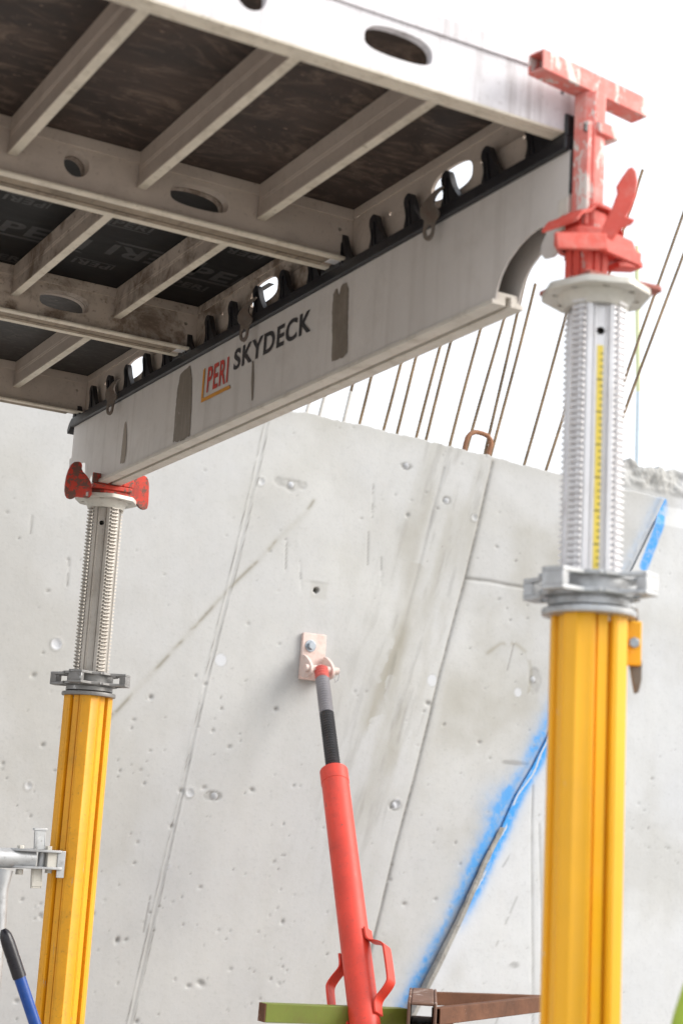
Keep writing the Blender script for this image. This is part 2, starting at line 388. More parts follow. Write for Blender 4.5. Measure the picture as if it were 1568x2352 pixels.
def wall_grid(name, mat_, xfun, us, vs, zb, zt_fun, yfun, feat, thick, label, cat, zrough):
    U, V = np.meshgrid(us, vs, indexing='ij')
    x = xfun(U, np.full(U.shape, .3)*V + zb*(1-V)); zt = zt_fun(x)
    z = zb + (zt - zb)*V
    x = xfun(U, z); zt = zt_fun(x); z = zb + (zt-zb)*V
    z = z + zrough(x, V)
    disp, at_ = feat(x, z)
    y = yfun(x, z) + disp          # disp > 0 goes into the wall
    nu, nv = U.shape; n = nu*nv
    P = np.stack([x.ravel(), y.ravel(), z.ravel()], 1)
    idx = np.arange(n).reshape(nu, nv)
    q = np.stack([idx[:-1,:-1].ravel(), idx[1:,:-1].ravel(), idx[1:,1:].ravel(), idx[:-1,1:].ravel()], 1)
    ring = np.concatenate([idx[:-1,0], idx[-1,:-1], idx[1:,-1][::-1], idx[0,1:][::-1]])
    B = P[ring].copy(); B[:,1] = YW + thick
    nb = len(ring); ib = n + np.arange(nb)
    sq = np.stack([ring, ib, np.roll(ib,-1), np.roll(ring,-1)], 1)
    Q = np.concatenate([q, sq]); Pv = np.concatenate([P, B])
    me = bpy.data.meshes.new(name); me.vertices.add(len(Pv)); me.vertices.foreach_set('co', Pv.astype('f').ravel())
    nl = Q.size + nb
    me.loops.add(nl); me.loops.foreach_set('vertex_index', np.concatenate([Q.ravel(), ib]).astype('i'))
    me.polygons.add(len(Q)+1)
    me.polygons.foreach_set('loop_start', np.concatenate([np.arange(len(Q))*4, [Q.size]]).astype('i'))
    me.polygons.foreach_set('loop_total', np.concatenate([np.full(len(Q), 4), [nb]]).astype('i'))
    sm = np.zeros(len(Q)+1, bool); sm[:len(q)] = True; me.polygons.foreach_set('use_smooth', sm)
    for k, a in at_.items():
        A = me.attributes.new(k, 'FLOAT', 'POINT')
        A.data.foreach_set('value', np.concatenate([np.clip(a,0,1).ravel(), np.full(nb, .15 if k == 'stain' else 0)]).astype('f'))
    me.update(); me.validate()
    me.materials.append(mat_)
    o = bpy.data.objects.new(name, me); col.objects.link(o)
    return tag(o, label, cat)

def gauss(d, s): return np.exp(-(d/s)**2)
def blob(x, z, p, rx, rz): return np.hypot((x-p[0])/rx, (z-p[1])/rz)
def add_pits(x, z, n, box, disp, dirt, rs, seed):
    r_ = np.random.RandomState(seed)
    for _ in range(n):
        px, pz = r_.uniform(box[0], box[1]), r_.uniform(box[2], box[3])
        r = min(.009, rs*math.exp(r_.normal(0, .45)))
        ex = r_.uniform(.8, 1.9); an = r_.uniform(-.5, .5)
        m = (np.abs(x-px) < r*4) & (np.abs(z-pz) < r*4)
        if not m.any(): continue
        dx = (x[m]-px)*math.cos(an) + (z[m]-pz)*math.sin(an); dz = -(x[m]-px)*math.sin(an) + (z[m]-pz)*math.cos(an)
        d = np.hypot(dx/ex, dz)
        disp[m] += r*1.0*gauss(d, r*.9); dirt[m] += r_.uniform(.15,.65)*gauss(d, r*.95)  # pits are sunk and also darkened in colour for the shade inside
def mm(px): return px/3682*5.5          # pixels of the 1568 frame on the wall -> metres

def feat_a(x, z):
    disp = (fbm(x, z, 1.1, 3)-.5)*.006 + (fbm(x, z, 7, 9)-.5)*.002
    dirt = np.zeros(x.shape); pale = np.zeros(x.shape); stain = np.zeros(x.shape); blue = np.zeros(x.shape)
    na = fbm(x, z, 18, 21); nb = fbm(x, z, 5, 31); nc = fbm(x, z, 60, 41, 3)
    # left board joint: two thin ridges with a dirty line between them
    d, s, t = dist(x, z, SEAM1)
    disp += -.0008*gauss(np.abs(s)-.009, .003) + .0012*gauss(s, .004)
    dirt += .62*gauss(np.abs(s)-.0085-.003*np.sin(t*9), .0024)*np.clip((na-.25)*2.6, 0, 1) + .34*gauss(s, .007)*np.clip(.05+1.2*t, 0, 1)*np.clip((nb-.3)*3, 0, 1)
    # right board joint: a groove, the panel on its right set back a little
    d, s, t = dist(x, z, SEAM2)
    disp += .005*gauss(s, .006) + .004*(s > 0)
    dirt += .62*gauss(s, .0065)*(.55+.8*na) + .22*gauss(s-.012, .014)*nb
    d, s, t = dist(x, z, SEAM3)
    disp += .0025*gauss(s, .005)*(1-t); dirt += .34*gauss(s, .007)*(1-t)*(.2+1.2*na); stain += .5*gauss(s, .03)*(nb > .45)*np.sqrt(t)
    d, s, t = dist(x, z, CRACK)
    disp += .005*gauss(d, .006); dirt += .5*gauss(d, .006)*(.5+.8*na)
    for L_, k in ((LOWA, .42), (LOWB, .3)):
        d, s, t = dist(x, z, L_); disp += .003*gauss(d, .004); dirt += k*gauss(d, .0045)*(.3+1.2*na)
    d, s, t = dist(x, z, DIAG)
    stain += .6*gauss(d, .006)*np.clip((na-.42)*8, 0, 1) + .2*gauss(d, .012); dirt += .22*gauss(d, .005)*(na > .55)
    # rain streaks beside the right joint, running along it
    al = x - .24*z
    a0 = np.interp(z, SEAM2[::-1,1], SEAM2[::-1,0])
    off = a0 - x
    st = fbm(al, z*.22, 17, 51, 5); reg = np.clip((off+.03)/.06, 0, 1)*np.clip((.48-off)/.3, 0, 1)*np.clip((z+1.5)/.7, .25, 1)
    stain += np.clip((st-.44)*1.9, 0, .60)*reg*(.25+.9*nb) + .25*np.clip((fbm(al, z*.16, 9, 57, 4)-.46)*4, 0, 1)*reg
    dirt += np.clip((fbm(al, z*.15, 40, 55, 4)-.60)*1.6, 0, .22)*reg
    reg2 = np.clip((x-a0)/.05, 0, 1)
    stain += np.clip((fbm(x, z, 3.4, 61, 5)-.47)*1.9, 0, .4)*reg2
    stain += np.clip((fbm(x, z, 2.1, 65, 4)-.55)*1.4, 0, .2)
    # grey band just under the top edge
    tz = ztop(x) - z
    stain += .22*gauss(tz, .05)*(.4+nb); pale += .25*np.clip((nb-.5)*3, 0, 1)*gauss(tz-.1, .12)
    # plugs of the tie holes
    for (u, v, r) in ((600,1106,13),(1089,1188,14),(436,1821,15),(66,1805,11),(130,1479,17),(910,1846,14),(388,1990,5),(175,2190,5)):
        p = W2(u, v); R = mm(r)*.8; b = blob(x, z, p, R, R) + (na-.5)*.35
        disp += -.002*gauss(b-.85, .25) + .002*(b < .7); dirt += .30*gauss(b-1, .14)*np.clip((na-.3)*3, 0, 1)
        pale += (.75 if u in (130, 910) else .35)*np.clip((1-b)*4, 0, 1)
    for (u, v, r) in ((507,1516,15),(992,1563,15),(1190,1590,12)):
        p = W2(u, v); R = mm(r); b = blob(x, z, p, R, R); pale += .7*np.clip((1.05-b)*5, 0, 1)*(.6+.5*na); dirt += .15*gauss(b-1, .12)
    # rough patches
    for (u, v, rx, rz, k) in ((668,1113,40,15,.22),(933,1070,18,9,.48),(493,1828,24,10,.4),(1026,1150,14,10,.35),(1225,1560,22,34,.25),(905,1850,20,12,.3)):
        p = W2(u, v); b = blob(x, z, p, mm(rx), mm(rz)) + (na-.5)*1.1
        m = np.clip((1-b)*5, 0, 1); dirt += k*m*(.5+.7*nc); disp += m*(.004*nc)
        b2 = blob(x, z, p, mm(9), mm(9)) + (na-.5)*.5; pale += .8*np.clip((1-b2)*4, 0, 1); disp -= .006*np.clip(1-b2, 0, 1); dirt += .3*gauss(b2-1.05, .2)
    # drilled hole, its shaded inside painted dark, with its pinkish patch
    p = W2(726, 1356); b = blob(x, z, p, mm(6), mm(6)); disp += .05*np.clip((1.1-b)*4, 0, 1); dirt += .95*np.clip((1.3-b)*3, 0, 1)
    b = np.maximum(np.abs(x-W2(732,1360)[0])/mm(24), np.abs(z-W2(732,1356)[1])/mm(22)); stain += .22*np.clip((1-b)*6, 0, 1)
    dirt += .35*gauss(blob(x, z, W2(728,1337), mm(28), mm(2.5)), .9)*(na > .42)
    # scratches
    for a_, b_ in (((658,1240),(656,1312)),((689,1290),(692,1355)),((846,1222),(844,1297)),((857,1113),(854,1190)),((875,1280),(876,1345)),
                   ((345,2060),(330,2140)),((75,1185),(70,1225)),((160,1285),(155,1345)),((1180,1480),(1165,1540)),((1330,2000),(1310,2060))):
        d, s, t = dist(x, z, pline([a_, b_])); dirt += .5*gauss(d, .003)*(na > .4); disp += .0015*gauss(d, .003)
    d, s, t = dist(x, z, pline([(1120,1500),(1150,1478),(1185,1478),(1212,1500),(1222,1545),(1215,1590)])); stain += .5*gauss(d, .008)*(na > .42)
    # mark where a timber rubbed the joint
    b = blob(x, z, W2(1185,1752), mm(48), mm(8)) + (na-.5)*.8; dirt += .4*np.clip((1-b)*4, 0, 1)
    # blue marking spray along the joint with the next wall
    d, s, t = dist(x, z, SB)
    inside = xs_of_z(z) - x
    sp = .55*gauss(np.clip(inside-.01, 0, 9), .062)*(.15+1.45*nb) + .42*gauss(inside-.035, .02)
    sp += .35*gauss(blob(x, z, W2(1145,1850), mm(48), mm(45)), 1)
    vis = np.clip((z+1.75)/.12, 0, 1)
    sp *= vis*(1 - .55*np.clip((z+.7)/.5, 0, 1)*np.clip((.02-z)/.1, 0, 1))
    sp *= 1-.75*np.clip((z+.15)/.12, 0, 1)
    blue += np.clip(sp*(.45+1.0*nc), 0, .85)*(1-.75*gauss(blob(x, z, W2(1185,1752), mm(50), mm(9)), 1))
    dirt += .22*gauss(inside-.022, .010)*(na > .4)*(inside < .06)
    disp += .003*gauss(inside, .012)
    add_pits(x, z, 470, (-.1, 2.5, -1.75, .35), disp, dirt, .0021, 5)
    add_pits(x, z, 120, (.1, 1.2, -1.75, -.6), disp, dirt, .0031, 6)
    return disp, dict(dirt=dirt, pale=pale, stain=stain, blue=blue)

def feat_b(x, z):
    disp = (fbm(x, z, 1.3, 103)-.5)*.006 + (fbm(x, z, 9, 109)-.5)*.002
    dirt = np.zeros(x.shape); pale = np.zeros(x.shape); stain = np.zeros(x.shape); blue = np.zeros(x.shape)
    na = fbm(x, z, 18, 121); nb = fbm(x, z, 5, 131); nc = fbm(x, z, 60, 141, 3)
    out = x - xs_of_z(z)
    ks = np.clip((z+1.42)/.15, 0, 1)*(1-np.clip((z+.35)/.1, 0, 1))
    wv = .024 + .010*fbm(x*0, z, 6, 151)
    sp = (1.0*(1/(1+np.exp((out-wv*1.4)/.007))))*ks*(.75+.35*nb) + .15*gauss(np.clip(out, 0, 9), .06)*ks
    sp *= 1-.85*(np.abs(out-.008-.012*np.sin(z*17)**2) < .004)*(fbm(x, z, 11, 171) > .46)
    d, s, t = dist(x, z, pline([(1531,1150),(1510,1215),(1478,1300)])); sp = np.maximum(sp, .97*gauss(np.clip(d-.016,0,9), .007)*(.8+.3*nc))
    blue += np.clip(sp*(1-np.clip((z-.31)/.01,0,1)), 0, .96)
    pale += .55*gauss(np.clip(out, 0, 9)-.02, .05)*np.clip((-z-1.2)/.2, 0, 1)*nb*1.5
    stain += np.clip((fbm(x, z, 2.6, 161, 5)-.52)*1.6, 0, .3)
    for L_, k in ((LOWA, .45), (LOWB, .32)):
        d, s, t = dist(x, z, L_); disp += .003*gauss(d, .004); dirt += k*gauss(d, .0045)*(.3+1.2*na)
    for a_, b_ in (((1180,2060),(1130,2170)),((1150,1990),(1170,1960)),((1140,2300),(1100,2420))):
        d, s, t = dist(x, z, pline([a_, b_])); dirt += .4*gauss(d, .004)*(na > .42)
    for (u, v, rx, rz) in ((1170,2215,16,9),(1125,2305,22,7)):
        b = blob(x, z, W2(u, v), mm(rx), mm(rz)) + (na-.5)*1.2; dirt += .45*np.clip((1-b)*3, 0, 1)*nc*1.4
    # broken, honeycombed top
    rough = np.clip((z-.33)/.03, 0, 1)
    disp += rough*((fbm(x, z, 22, 181, 5)-.5)*.035); dirt += rough*np.clip((nc-.62)*1.6, 0, .4); stain += .15*rough
    dirt += .25*gauss(z-.33-.02*nb, .012)
    add_pits(x, z, 300, (1.6, 3.1, -1.75, .3), disp, dirt, .0021, 15)
    return disp, dict(dirt=dirt, pale=pale, stain=stain, blue=blue)

XL = -.2
usA = np.concatenate([np.linspace(-.6, -.02, 12), np.linspace(0, 1, 540)])
def vgrid(n, zb, zf, zt): 
    f = (zf - zb)/(zt - zb)
    return np.concatenate([np.linspace(0, f-.01, 10), np.linspace(f, 1, n)])
wallA = wall_grid('concrete_wall', M['wall'], lambda U, z: XL + (xs_of_z(z)-XL)*U, usA, vgrid(420, GZ, -1.78, .33), GZ,
    lambda x: ztop(x), lambda x, z: YW + 0*x, feat_a, .3,
    'pale grey concrete wall with two slanting board joints and bare rebars standing on its top', 'wall',
    lambda x, V: (np.maximum(V-.985, 0)/.015)*((fbm(x, x*0, 14, 71)-.5)*.014 + (fbm(x, x*0, 80, 75)-.5)*.008))
def xb(U, z):
    l = xs_of_z(z) + .003
    l = l - .36*np.clip((z-.24)/.06, 0, 1)
    return l + (4.4-l)*U**1.35
wallB = wall_grid('concrete_wall', M['wall_pale'], xb, np.linspace(0, 1, 330), vgrid(400, GZ, -1.78, .47), GZ,
    lambda x: .435 + .012*(x-2.4), lambda x, z: YW - .0015 - .052*np.maximum(0, -1.0-z) + .03*np.clip((z-.2)*12, 0, 1), feat_b, .10,
    'brighter concrete wall on the right with a broken rough top, behind the front prop', 'wall',
    lambda x, V: (np.maximum(V-.96, 0)/.04)*((fbm(x, x*0, 9, 171)-.5)*.05 + (fbm(x, x*0, 50, 175)-.5)*.02))
# strip of filler on the step between the two walls
st = MB(); zz = np.linspace(-2.7, -1.03, 90)
for k, z_ in enumerate(zz):
    xx = float(xs_of_z(z_)); yb = YW - .0015 - .052*max(0, -1.0-z_)
    j1 = RNG.uniform(-.0015, .0015)
    st.v += [Vector((xx-.004+j1, YW-.001, z_)), Vector((xx-.006+j1, (YW+yb)/2+RNG.uniform(-.002,.002), z_)), Vector((xx-.002+j1, yb-.001, z_)), Vector((xx+.012, yb-.004, z_))]
    if k:
        b_ = (k-1)*4
        for q in range(3): st.f.append([b_+q, b_+4+q, b_+5+q, b_+1+q])
st.build('joint_filler', M['filler'], wallB, smooth=25, recalc=False)

# ------------------------------------------------------------------ rebars on the wall
def rebar(name, a, b, r, label, group, coat=0.):
    a, b = Vector(a), Vector(b); L = (b-a).length; n = max(4, int(L/.007)); pts = []; rr = []
    for i in range(n+1):
        t = i/n; pts.append(a.lerp(b, t) + Vector((math.sin(t*5+a.x*9)*.002, 0, 0))); rr.append(r*(1.09 if i % 2 else .96))
    root = thing(name, label, 'rebar', a, group)
    k = int(coat*n)
    if k > 2:
        MB().tube(pts[:k+1], [x*1.12 for x in rr[:k+1]], 8).build('cement_coat', M['cement'], root, smooth=60)
        MB().tube(pts[k:], rr[k:], 8).build('bar', M['rebar'], root, smooth=60)
    else:
        MB().tube(pts, rr, 8).build('bar', M['rebar'], root, smooth=60)
    return root
YR = YW + .10
bars = [  # foot, a second point on the bar, top end (v), coated share of the whole, description
 ((704,950),(722,890),720,.5,'cement-splashed rebar farthest left on the wall top, just under the beam'),
 ((734,956),(746,907),700,.35,'second rebar from the left on the wall top, pale with cement'),
 ((789,968),(803,907),690,.4,'third rebar from the left on the wall top, wholly pale at its foot'),
 ((824,977),(841,907),680,.10,'fourth rebar from the left, rust brown above a short pale foot'),
 ((879,989),(901,907),670,.17,'fifth rebar from the left, pale with cement for half the part in view'),
 ((910,996),(933,907),660,.0,'sixth rebar from the left, rust brown down to the wall top'),
 ((954,1007),(981,907),650,.16,'seventh rebar from the left, pale foot and dark rusty top'),
 ((977,1012),(1004,907),640,.0,'eighth rebar from the left, thin and orange-brown'),
 ((1032,1026),(1063,907),620,.0,'rusty rebar just left of the bent loop'),
 ((1070,1040),(1107,907),640,.0,'rusty rebar rising behind the left leg of the bent loop'),
 ((1112,1049),(1144,907),560,.0,'tall rebar seen through the notch at the near end of the beam'),
 ((1126,1050),(1163,907),652,.0,'greyish rebar whose cut end shows right of the beam end'),
 ((1203,1066),(1248,907),640,.0,'orange-brown rebar left of the front prop, ending behind its tube'),
 ((1251,1083),(1284,981),390,.0,'long rebar passing behind the red head, its cut end beside the hook'),
 ((1352,1108),(1428,890),420,.0,'long rebar right of the front prop, the upper of two leaving the frame'),
 ((1372,1113),(1425,970),440,.0,'long rebar right of the front prop, the lower of two leaving the frame')]
for i, (f_, s_, top, coat, lab) in enumerate(bars):
    a = at(f_[0], f_[1], 1, YR); b = at(s_[0], s_[1], 1, YR); d = (b-a).normalized()
    k = (top - f_[1])/(s_[1]-f_[1]); c = at(f_[0]+(s_[0]-f_[0])*k, top, 1, YR)
    rebar('rebar', a - d*.12, c, .0062, lab, 'rebars standing on the wall top', coat)
lp = [at(u, v, 1, YR-.02) for u, v in ((1062,1060),(1068,1020),(1073,1004),(1080,996),(1092,992),(1108,996),(1119,1001),(1126,1010),(1127,1022),(1120,1045),(1113,1075))]
lr = MB()
pp = []
for i in range(len(lp)-1):
    for t in range(4): pp.append(lp[i].lerp(lp[i+1], t/4))
pp.append(lp[-1]); lr.tube(pp, [.0092*(1.05 if i % 2 else .97) for i in range(len(pp))], 10)
tag(lr.build('rebar_loop', paint('loop_rust', (.27,.13,.07), .7, .2, var=.3, dirt=(.10,.05,.035), dirt_amt=.7, dirt_scale=14), smooth=60), 'thick rusty bar bent into a loop on the wall top', 'rebar')
# survey pole behind the wall
p0 = at(1469, 1120, 1, YW+1.2); p1 = at(1465, 900, 1, YW+1.2); p2 = at(1461, 566, 1, YW+1.2)
pr = thing('marker_pole', 'slim pale pole, lime above and light blue below, standing behind the right wall', 'pole', (p0.x, p0.y, GZ))
MB().tube([(p0.x, p0.y, GZ), p1], .0125, 14).build('lower_tube', M['pole_blue'], pr)
MB().tube([p1, p2], .012, 14).build('upper_tube', M['pole_lime'], pr)

# ------------------------------------------------------------------ telescopic props
def ring_profile(face, n=4):
    """closed outline from a face profile (t, radial) listed from the middle of a channel to a corner, mirrored and turned four times"""
    half = [(-t, r) for t, r in face[::-1]] + [(t, r) for t, r in face if t > 1e-6]
    out = []
    for k in range(4):
        a = k*math.pi/2; c, s_ = math.cos(a), math.sin(a)
        for t, r in half: out.append((r*c - t*s_, r*s_ + t*c))
    return out
OUT_P = ring_profile([(0,.0505),(.0085,.0505),(.0095,.0495),(.0100,.0385),(.0150,.0385),(.0158,.0535),(.0165,.0555),(.0195,.0562),(.0205,.0550),(.0225,.0550),(.0235,.0556),(.0455,.0472),(.0464,.0464)])
IN_P = ring_profile([(0,.0345),(.0070,.0345),(.0085,.0375),(.0100,.0375),(.0105,.0345),(.0120,.0345),(.0130,.0395),(.0200,.0395),(.0215,.0385),(.0265,.0335),(.0325,.0320)])
def prop(label, xy, z_plate, z_nut, yaw_in, yaw_out, nut_yaw, alu_m, yel_m, top_m, tape=False, nut_m=None, osc=1., lean=0.):
    nut_m = nut_m or M['galv']
    H_ = z_plate - GZ
    root = thing('telescopic_prop', label, 'prop', (xy[0]+lean*H_, xy[1], GZ), 'telescopic props under the beam', (0, -lean, 0)); zn = z_nut - GZ; ytop = zn - .042
    Ri = Matrix.Rotation(yaw_in, 4, 'Z'); Ro = Matrix.Rotation(yaw_out, 4, 'Z')
    o = MB().plate([(a*osc, b*osc) for a, b in OUT_P], [], (0,0,.012), (1,0,0), (0,1,0), (0,0,1), ytop-.012).xform(Ro).build('outer_tube', yel_m, root, bevel=.0008, local=True)
    MB().plate(smooth_poly([(-.09,-.09),(.09,-.09),(.09,.09),(-.09,.09)], 2), [], (0,0,0), (1,0,0), (0,1,0), (0,0,1), .012).xform(Ro).build('foot_plate', top_m, root, local=True, bevel=.001)
    it = MB().plate(IN_P, [], (0,0,ytop-.012), (1,0,0), (0,1,0), (0,0,1), H_-.010-(ytop-.012)).xform(Ri).build('inner_tube', alu_m, root, local=True)
    cb = MB()
    for k in range(4):
        a = yaw_in + k*math.pi/2; d = Vector((math.cos(a), math.sin(a), 0))
        cb.tube([d*.02 + Vector((0,0,H_-.072)), d*.06 + Vector((0,0,H_-.072))], .0062, 18)
    cut(it, cb)
    it.data.set_sharp_from_angle(angle=math.radians(30))
    # toothed racks on the four corners
    tm = MB(); zc = ytop + .006; pitch = .0095
    while zc < H_ - .016:
        for k in range(4):
            a = yaw_in + math.pi/4 + k*math.pi/2; d = Vector((math.cos(a), math.sin(a), 0)); q = Vector((-d.y, d.x, 0)); b0 = d*.0440; L = len(tm.v)
            for s_ in (-.0105, .0105):
                tm.v += [b0 + q*s_ + Vector((0,0,zc-.0035)), b0 + d*.0052 + q*s_ + Vector((0,0,zc-.0014)), b0 + d*.0052 + q*s_ + Vector((0,0,zc+.0012)), b0 + q*s_ + Vector((0,0,zc+.0030))]
            tm.f += [[L,L+1,L+2,L+3],[L+4,L+7,L+6,L+5],[L,L+4,L+5,L+1],[L+1,L+5,L+6,L+2],[L+2,L+6,L+7,L+3]]
        zc += pitch
    ro = tm.build('rack_teeth', alu_m, root, local=True, smooth=0, recalc=True); ro['kind'] = 'stuff'
    # head plate: octagon with holes
    oc = [(.086*math.cos(math.radians(a)), .083*math.sin(math.radians(a))) for a in (20,25,65,70,110,115,155,160,200,205,245,250,290,295,335,340)]
    hl = [circle(.062*math.cos(math.radians(a)), .062*math.sin(math.radians(a)), .0055, 12) for a in (45,135,225,315,0,90,180,270)]
    MB().plate(oc, hl, (0,0,H_-.011), (1,0,0), (0,1,0), (0,0,1), .011).xform(Ri).build('head_plate', top_m, root, local=True, bevel=.0012)
    MB().lathe([(.040,H_-.0112),(.059,H_-.0112),(.053,H_-.016),(.0495,H_-.024),(.0475,H_-.030),(.040,H_-.030)], n=32).build('head_flare', top_m, root, local=True, smooth=60)
    # adjusting nut with its four looped lugs
    nb = MB()
    nb.lathe([(.0525,zn-.020),(.0590,zn-.020),(.0595,zn+.012),(.0560,zn+.016),(.0525,zn+.016)], n=40)
    nb.lathe([(.0530,zn-.033),(.0605,zn-.032),(.0600,zn-.021),(.0530,zn-.021)], n=40)
    nb.build('adjusting_nut', nut_m, root, local=True, bevel=.0006)
    lg = MB()
    for k in range(4):
        a = nut_yaw + k*math.pi/2; d = Vector((math.cos(a), math.sin(a), 0)); q = Vector((-d.y, d.x, 0)); up = Vector((0,0,1))
        # each lug: upper and lower bowed straps meeting in an end block
        P_ = [(.050,-.058),(.066,-.030),(.090,-.019),(.104,-.018),(.104,.018),(.090,.019),(.066,.030),(.050,.058)]
        inn = [(.0615,-.026),(.080,-.012),(.086,-.010),(.086,.010),(.080,.012),(.0615,.026)]
        for z0, z1 in ((zn+.008, zn+.015), (zn-.018, zn-.011)):
            lg.plate(P_, [inn], Vector((0,0,z0)), d, q, up, z1-z0)
        lg.obox(d*.0955 + up*(zn-.0015), (d, q, up), (.0085, .0178, .0098))
    lg.build('nut_lug_ring', nut_m, root, local=True, bevel=.0012)
    MB().lathe([(.045,ytop-.004),(.0690,ytop-.003),(.0700,ytop+.002),(.0690,ytop+.006),(.045,ytop+.008)], n=48).build('collar_ring', nut_m, root, local=True, smooth=50)
    if tape:
        d = Vector((math.cos(yaw_in), math.sin(yaw_in), 0)); q = Vector((-d.y, d.x, 0))
        tp = MB().obox(d*.0349 + Vector((0,0,(ytop+H_-.095)/2)), (d, q, Vector((0,0,1))), (.0004, .0046, (H_-.095-ytop)/2)).build('measuring_tape', M['tape'], root, local=True)
        tk = MB(); z_ = ytop + .05; i = 0
        while z_ < H_ - .1:
            hw = .0045 if i % 5 == 0 else .0022
            tk.obox(d*.03545 + q*(.0048-hw) + Vector((0,0,z_)), (d, q, Vector((0,0,1))), (.0002, hw, .0009)); z_ += .01; i += 1
        t_ = tk.build('tape_tick', M['ink'], tp, local=True, smooth=0); t_['kind'] = 'stuff'
    return root, H_, ytop
rootR, HR, YTR = prop('front telescopic prop, blurred, with a yellow measuring tape on its pale upper tube', (.040, -.030), -.262, -.718,
     math.radians(-113.6), math.radians(-99.6), math.radians(-158), M['alu_bright'], M['yellow_b'], M['galv_light'], tape=True, osc=.89, lean=.0084)
rootL, HL, YTL = prop('rear telescopic prop under the far beam end, chipped yellow with a dull grey upper tube', (.043, 2.06), -.258, -.738,
     math.radians(-121.8), math.radians(-149.8), math.radians(-132), M['alu'], M['yellow'], M['galv_light'], nut_m=M['galv_dark'], osc=.955)
# locking pin holder on the front prop
pc = at(1449, 1478, 1, -.045)
hx = Vector((.87, -.49, 0)); hy = Vector((.49, .87, 0)); hz = Vector((0,0,1))
hp = MB().obox(pc - hx*.008, (hx, hy, hz), (.022, .007, .033)).build('pin_holder', M['yellow_b'], rootR, bevel=.002)
MB().tube([pc - hy*.006 + hx*.002, pc - hy*.0135 + hx*.002], .0085, 6).build('bolt', M['bolt'], hp, bevel=.001)
w0 = at(1457, 1398, 1, -.045); w1 = at(1460, 1440, 1, -.045); w2 = at(1455, 1515, 1, -.045); w3 = at(1462, 1558, 1, -.045)
MB().bar(w0, w1, .010, .008, hx).build('wedge_pin', M['hook'], rootR, bevel=.002)
MB().plate([(0,0),(.020,0),(.020,-.03),(.016,-.048),(.010,-.05),(.006,-.03)], [], w2 - hx*.008, hx, hz, hy, .008).build('wedge_pin', M['hook'], rootR, bevel=.001)

# ------------------------------------------------------------------ drop heads
def P3(u, v, y): return at(u, v, 1, y)
def quad_bar(mb, pts, w_, n):           # flat bar following 3-D points; w_ wide along n
    n = Vector(n).normalized(); b = len(mb.v)
    return mb
YR_ = -.030
hr = thing('drop_head', 'red drop head with a square tube crosspiece, smeared with pale concrete, on the front prop', 'prop head', (.040, -.030, -.262), 'red drop heads on the props')
ax = Vector((.93, -.02, 0)).normalized(); 
tc = at(1352, 200, 1, YR_)
ta = Vector((.98, .16, 0)).normalized(); tb = Vector((-ta.y, ta.x, 0))
tt = MB()
L_ = .118; h_ = .0165; wl = .003
for s_ in (-1, 1):
    tt.obox(tc + tb*s_*(h_-wl/2), (ta, tb, hz), (L_, wl/2, h_)); tt.obox(tc + hz*s_*(h_-wl/2), (ta, tb, hz), (L_, h_-wl, wl/2-.0001))
tt.build('cross_tube', M['red_worn'], hr, bevel=.002)
pz0, pz1 = -.165, tc.z - h_
pcx = Vector((tc.x + .0035, tc.y, 0))
MB().plate(smooth_poly([(-.0225,-.0225),(.0225,-.0225),(.0225,.0225),(-.0225,.0225)], 1), [], (pcx.x, pcx.y, pz0), ta, tb, hz, pz1-pz0).build('post', M['red_worn'], hr, bevel=.002)
MB().obox(Vector((pcx.x-.0215, pcx.y-.018, (pz0+pz1)/2-.03)), (ta, tb, hz), (.0045, .010, .085)).build('post_rib', M['red_worn'], hr, bevel=.002)
sc_ = at(1383, 306, 1, YR_-.012)
MB().obox(sc_, (ta, tb, hz), (.022, .014, .011)).build('stop_block', M['red_worn'], hr, bevel=.003)
MB().obox(at(1345, 293, 1, YR_-.026), (ta, tb, hz), (.003, .002, .006)).build('slot', M['rubber'], hr)  # black block stands in for the shaded opening of a slot
# saddle: bent plate that carries the beam end
sd_ = MB(); o_ = at(1345, 505, 1, YR_); zs = [(-.056,-.022),(-.044,-.006),(-.026,.002),(-.012,.016),(.014,.016),(.028,.004),(.040,-.004),(.046,-.020)]
prof = [(x, z) for x, z in zs] + [(x, z-.007) for x, z in zs[::-1]]
sd_.plate(prof, [], o_ - tb*.036, ta, hz, tb, .075).build('saddle_plate', M['red_plain'], hr, bevel=.0015)
MB().plate(smooth_poly([(-.030,-.030),(.030,-.030),(.030,.030),(-.030,.030)], 1), [], (o_.x, o_.y, o_.z-.040), ta, tb, hz, .045).build('neck', M['red_plain'], hr, bevel=.002)
# slotted inner tube
nk = MB()
for sx in (-1, 0, 1):
    for sy in (-1, 0, 1):
        if sx or sy: nk.obox(Vector((o_.x+.003, o_.y, -.213)) + ta*sx*.0165 + tb*sy*.0165, (ta, tb, hz), (.0068, .0068, .040))
nk.obox(Vector((o_.x+.003, o_.y, -.213)), (ta, tb, hz), (.017, .017, .039)).build('inner_post', M['red_plain'], hr, bevel=.0015)
# wedge collar: rectangular ring round the post
co = at(1368, 566, 1, YR_); ca = Vector((.80, .60, 0)).normalized(); cbx = Vector((-ca.y, ca.x, 0))
cg = MB().plate(smooth_poly([(-.068,-.048),(.070,-.040),(.070,.040),(-.068,.048)], 1), [[(-.030,-.030),(-.030,.030),(.034,.030),(.034,-.030)]], co - hz*.013 , ta, tb, hz, .022)
cg.build('wedge_collar', M['red_plain'], hr, bevel=.003)
ar = MB().bar(at(1385, 562, 1, YR_-.055), at(1468, 598, 1, YR_-.045), .008, .022)
ar.bar(at(1275, 553, 1, YR_-.045), at(1392, 556, 1, YR_-.060), .008, .026)
ar.build('collar_flange', M['red_plain'], hr, bevel=.002)
MB().bar(at(1405, 612, 1, YR_), at(1462, 614, 1, YR_), .030, .010).build('collar_foot', M['red_plain'], hr, bevel=.002)
